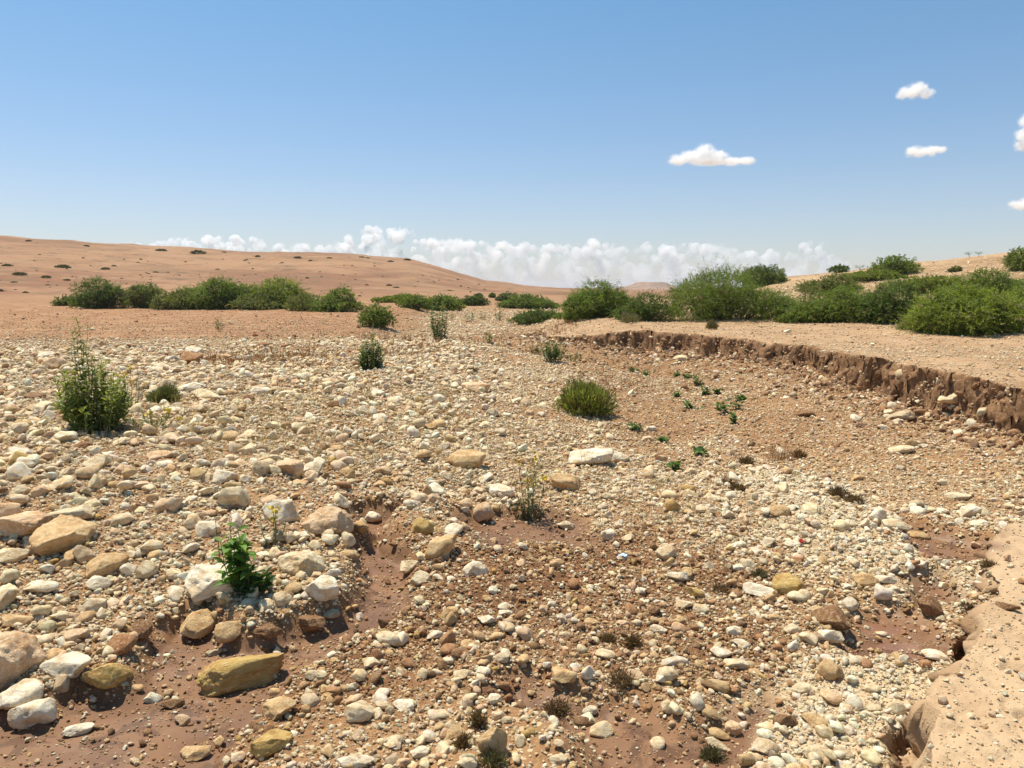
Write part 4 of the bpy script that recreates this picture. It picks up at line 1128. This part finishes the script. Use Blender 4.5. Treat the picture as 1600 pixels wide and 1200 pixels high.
# ---------------------------------------------------------------- muddy pool
def pool():
    pts = P2([(1338, 1000), (1362, 962), (1400, 955), (1440, 965), (1482, 1000), (1484, 1014), (1440, 1024), (1395, 1008)], -.05)
    t = NT('muddy_water'); co = t.n('ShaderNodeTexCoord').outputs['Object']
    b = t.n('ShaderNodeBsdfPrincipled'); t.l(t.mix(t.rng(t.noise(co, 4, 4).outputs[0], .4, .6), (.215, .105, .058), (.26, .14, .08)), b.inputs['Base Color'])
    b.inputs['Roughness'].default_value = .32; b.inputs['Specular IOR Level'].default_value = .4
    bp = t.n('ShaderNodeBump'); bp.inputs['Strength'].default_value = .15; bp.inputs['Distance'].default_value = .02
    t.l(t.noise(co, 12, 3).outputs[0], bp.inputs['Height']); t.l(bp.outputs[0], b.inputs['Normal'])
    t.l(b.outputs[0], t.out.inputs[0])
    c = np.mean(pts, 0); zs = H(np.array([p[0] for p in pts]), np.array([p[1] for p in pts]))
    zz = float(np.percentile(zs, 30)) - .004
    bm = bmesh.new(); vs = [bm.verts.new((c[0] + (p[0] - c[0]) * 1.1, c[1] + (p[1] - c[1]) * 1.1, zz)) for p in pts]; bm.faces.new(vs)
    me = bpy.data.meshes.new('water'); bm.to_mesh(me); bm.free(); me.materials.append(t.m)
    tag(obj('water', me), 'small brown puddle of muddy water beside the big brown boulder', 'puddle', kind='structure')
pool()

# ---------------------------------------------------------------- far hill with a flat top
def mesa():
    D = 1500.0; cx = (1014 - 800) / FPX * D; cy = D
    prof = [(0, 10.6), (14, 10.9), (20, 10.2), (24, 8.8), (30, 5.5), (38, 2.2), (52, -.8), (95, -3.2)]
    n = 96; V = []; F = []
    for k, (r_, z_) in enumerate(prof):
        for j in range(n):
            a = j / n * 6.28318
            q = 1 + .10 * math.sin(3 * a + 1) + .06 * math.sin(7 * a + k) + .035 * math.sin(17 * a)
            V.append((max(r_, .1) * 1.25 * q * math.cos(a), max(r_, .1) * q * math.sin(a), z_ + .35 * math.sin(5 * a + k)))
    for k in range(len(prof) - 1):
        for j in range(n):
            j2 = (j + 1) % n; F.append((k * n + j, (k + 1) * n + j, (k + 1) * n + j2, k * n + j2))
    me = mesh_np('hill', np.array(V), np.array(F), mat_plain('far_earth', (.33, .205, .125), .95, .08, .35))
    o = obj('hill', me); o.location = (cx, cy, 2.2); tag(o, 'small flat-topped hill far away on the horizon', 'hill', kind='structure')
mesa()

# ---------------------------------------------------------------- clouds
def mat_cloud(name, dens, sc=1.0, lo=None, aniso=.35):
    """airy white vapour, thinner in ragged patches; dens per metre"""
    t = NT(name); co = t.n('ShaderNodeTexCoord').outputs['Object']
    v = t.n('ShaderNodeVolumeScatter'); v.inputs['Color'].default_value = (.97, .985, 1, 1)
    v.inputs['Anisotropy'].default_value = aniso
    f = t.rng(t.noise(co, sc, 4, .6).outputs[0], .36, .60, 0.0, dens)
    if lo:
        sp = t.n('ShaderNodeSeparateXYZ'); t.l(co, sp.inputs[0])
        f = t.math('MULTIPLY', f, t.rng(sp.outputs[2], lo[0], lo[1], lo[2], 1.0))
    t.l(f, v.inputs['Density']); t.l(v.outputs[0], t.out.inputs['Volume'])
    return t.m
def cloud_mesh(name, puffs, voxel, seed, mat, amp):
    """puffs (x, y, z, r) joined to one lumpy closed surface"""
    V, F = ICO[3]; Vs, Fs, o = [], [], 0
    for x, y, z, r in puffs:
        Vs.append(V * r + np.array([x, y, z])); Fs.append(F + o); o += len(V)
    me = mesh_np('tmp', np.concatenate(Vs), np.concatenate(Fs))
    ob = bpy.data.objects.new('tmp', me); C.objects.link(ob)
    m = ob.modifiers.new('r', 'REMESH'); m.mode = 'VOXEL'; m.voxel_size = voxel
    dg = bpy.context.evaluated_depsgraph_get(); ev = ob.evaluated_get(dg)
    m2 = bpy.data.meshes.new_from_object(ev); bpy.data.objects.remove(ob)
    n = len(m2.vertices); co = np.zeros(n * 3, np.float32); m2.vertices.foreach_get('co', co); co = co.reshape(-1, 3).astype(float)
    no = np.zeros(n * 3, np.float32); m2.vertices.foreach_get('normal', no); no = no.reshape(-1, 3)
    co += no * (amp * fbm3(co * .8 + seed, 3, seed))[:, None]
    m2.vertices.foreach_set('co', co.astype(np.float32).ravel()); m2.polygons.foreach_set('use_smooth', np.ones(len(m2.polygons), bool))
    m2.name = name; m2.materials.clear(); m2.materials.append(mat); m2.update()
    return m2
def cloud_at(px, py, D, lobes, lab, seed):
    """lobes (x, z, rx, rz) in picture pixels around (px, py); the vapour thins to nothing at each lobe's rim"""
    d = ray(px, py); p = d / d[1] * D; k = D / FPX
    t = NT('cloud_vapour'); co = t.n('ShaderNodeTexCoord').outputs['Object']
    nz = t.noise(co, .11, 6, .68, .6).outputs[0]; f = None
    for x, z, rx, rz in lobes:
        mp = t.n('ShaderNodeMapping'); ry = (rx + rz) * .5
        mp.inputs['Scale'].default_value = (1 / rx, 1 / ry, 1 / rz); mp.inputs['Location'].default_value = (-x / rx, 0, -z / rz)
        t.l(co, mp.inputs[0]); g = t.n('ShaderNodeTexGradient', gradient_type='SPHERICAL'); t.l(mp.outputs[0], g.inputs[0])
        f = g.outputs['Fac'] if f is None else t.math('MAXIMUM', f, g.outputs['Fac'])
    v = t.n('ShaderNodeVolumeScatter'); v.inputs['Color'].default_value = (.93, .97, 1, 1); v.inputs['Anisotropy'].default_value = .3
    e = t.math('ADD', f, t.math('MULTIPLY', t.math('SUBTRACT', nz, .47), 3.2))
    t.l(t.math('MULTIPLY', t.rng(e, .15, .9, 0.0, .15 / k), t.rng(f, .0, .45)), v.inputs['Density']); t.l(v.outputs[0], t.out.inputs['Volume'])
    V, F = ICO[3]; Vs, Fs, o_ = [], [], 0
    for x, z, rx, rz in lobes:
        Vs.append(V * np.array([rx, (rx + rz) * .5, rz]) + np.array([x, 0, z])); Fs.append(F + o_); o_ += len(V)
    me0 = mesh_np('tmp', np.concatenate(Vs), np.concatenate(Fs)); ob = bpy.data.objects.new('tmp', me0); C.objects.link(ob)
    m = ob.modifiers.new('r', 'REMESH'); m.mode = 'VOXEL'; m.voxel_size = 1.0
    me = bpy.data.meshes.new_from_object(ob.evaluated_get(bpy.context.evaluated_depsgraph_get())); bpy.data.objects.remove(ob)
    me.name = 'cloud'; me.materials.clear(); me.materials.append(t.m)
    o = obj('cloud', me); o.location = (p[0], p[1], CZ + p[2]); o.scale = (k, k, k)
    tag(o, lab, 'cloud', 'small white clouds in the blue sky', kind='thing')
cloud_at(1430, 142, 4000, [(-4, -1, 26, 13), (4, 3, 18, 15), (16, -4, 18, 10), (-18, -6, 14, 9)], 'small domed white cloud highest in the right sky', 1)
cloud_at(1110, 246, 4300, [(-48, -4, 22, 12), (-28, 2, 24, 13), (-8, 8, 22, 16), (10, 2, 22, 13), (34, -6, 26, 9), (56, -5, 18, 9), (0, -6, 50, 8)], 'long white cloud with a hump in mid sky', 2)
cloud_at(1444, 237, 4200, [(-12, 0, 22, 12), (8, 1, 24, 10), (22, 3, 16, 8)], 'small flat white cloud below the domed one', 3)
cloud_at(1604, 208, 4100, [(0, 18, 17, 15), (2, -4, 22, 22), (-2, -18, 18, 13), (14, 4, 20, 26)], 'tall white cloud cut by the right edge', 4)
cloud_at(1600, 318, 4400, [(-6, -2, 22, 11), (8, 3, 20, 11)], 'little white cloud low at the right edge', 5)
rc = random.Random(4)
def bank_clouds():
    D = 9000.0; k = D / FPX
    xs = [130, 200, 250, 320, 350, 400, 450, 500, 535, 560, 600, 625, 645, 670, 700, 760, 800, 850, 900, 920, 950, 1000, 1050, 1110, 1150, 1200, 1235, 1250, 1262, 1280, 1310]
    ts = [386, 378, 374, 365, 371, 368, 378, 383, 376, 360, 353, 358, 358, 374, 372, 376, 378, 382, 378, 371, 382, 378, 380, 380, 388, 392, 394, 376, 372, 392, 402]
    pf = []
    for _ in range(900):
        px = rc.uniform(130, 1315); top = np.interp(px, xs, ts)
        q = rc.random() ** 1.6; r = rc.uniform(3.5, 10) if q < .35 else rc.uniform(6, 14)
        py = top + r + q * (446 - top)
        pf.append(((px - 800) / 10, rc.uniform(-4, 4), (449 - py) / 10, r / 10))
    t = mat_cloud('cloud_bank_vapour', 1.8 / (k * 10), .35, (2.5, 7.5, .22))
    me = cloud_mesh('cloud_bank', pf, .16, 9, t, .25)
    o = obj('cloud_bank', me); o.location = (0, D, CZ); o.scale = (k * 10,) * 3
    tag(o, 'long hazy bank of white clouds along the horizon', 'clouds', kind='stuff')
bank_clouds()

# ---------------------------------------------------------------- air
def haze():
    t = NT('haze_air'); v = t.n('ShaderNodeVolumePrincipled')
    v.inputs['Color'].default_value = (.80, .88, 1, 1); v.inputs['Density'].default_value = .00016
    t.l(v.outputs[0], t.out.inputs['Volume'])
    bm = bmesh.new(); bmesh.ops.create_cube(bm, size=2.0); me = bpy.data.meshes.new('haze'); bm.to_mesh(me); bm.free()
    me.materials.append(t.m); o = obj('haze', me); o.scale = (8800, 8800, 32); o.location = (0, 0, 29)
    tag(o, 'thin warm haze hanging over the plain', 'haze', kind='stuff')
haze()
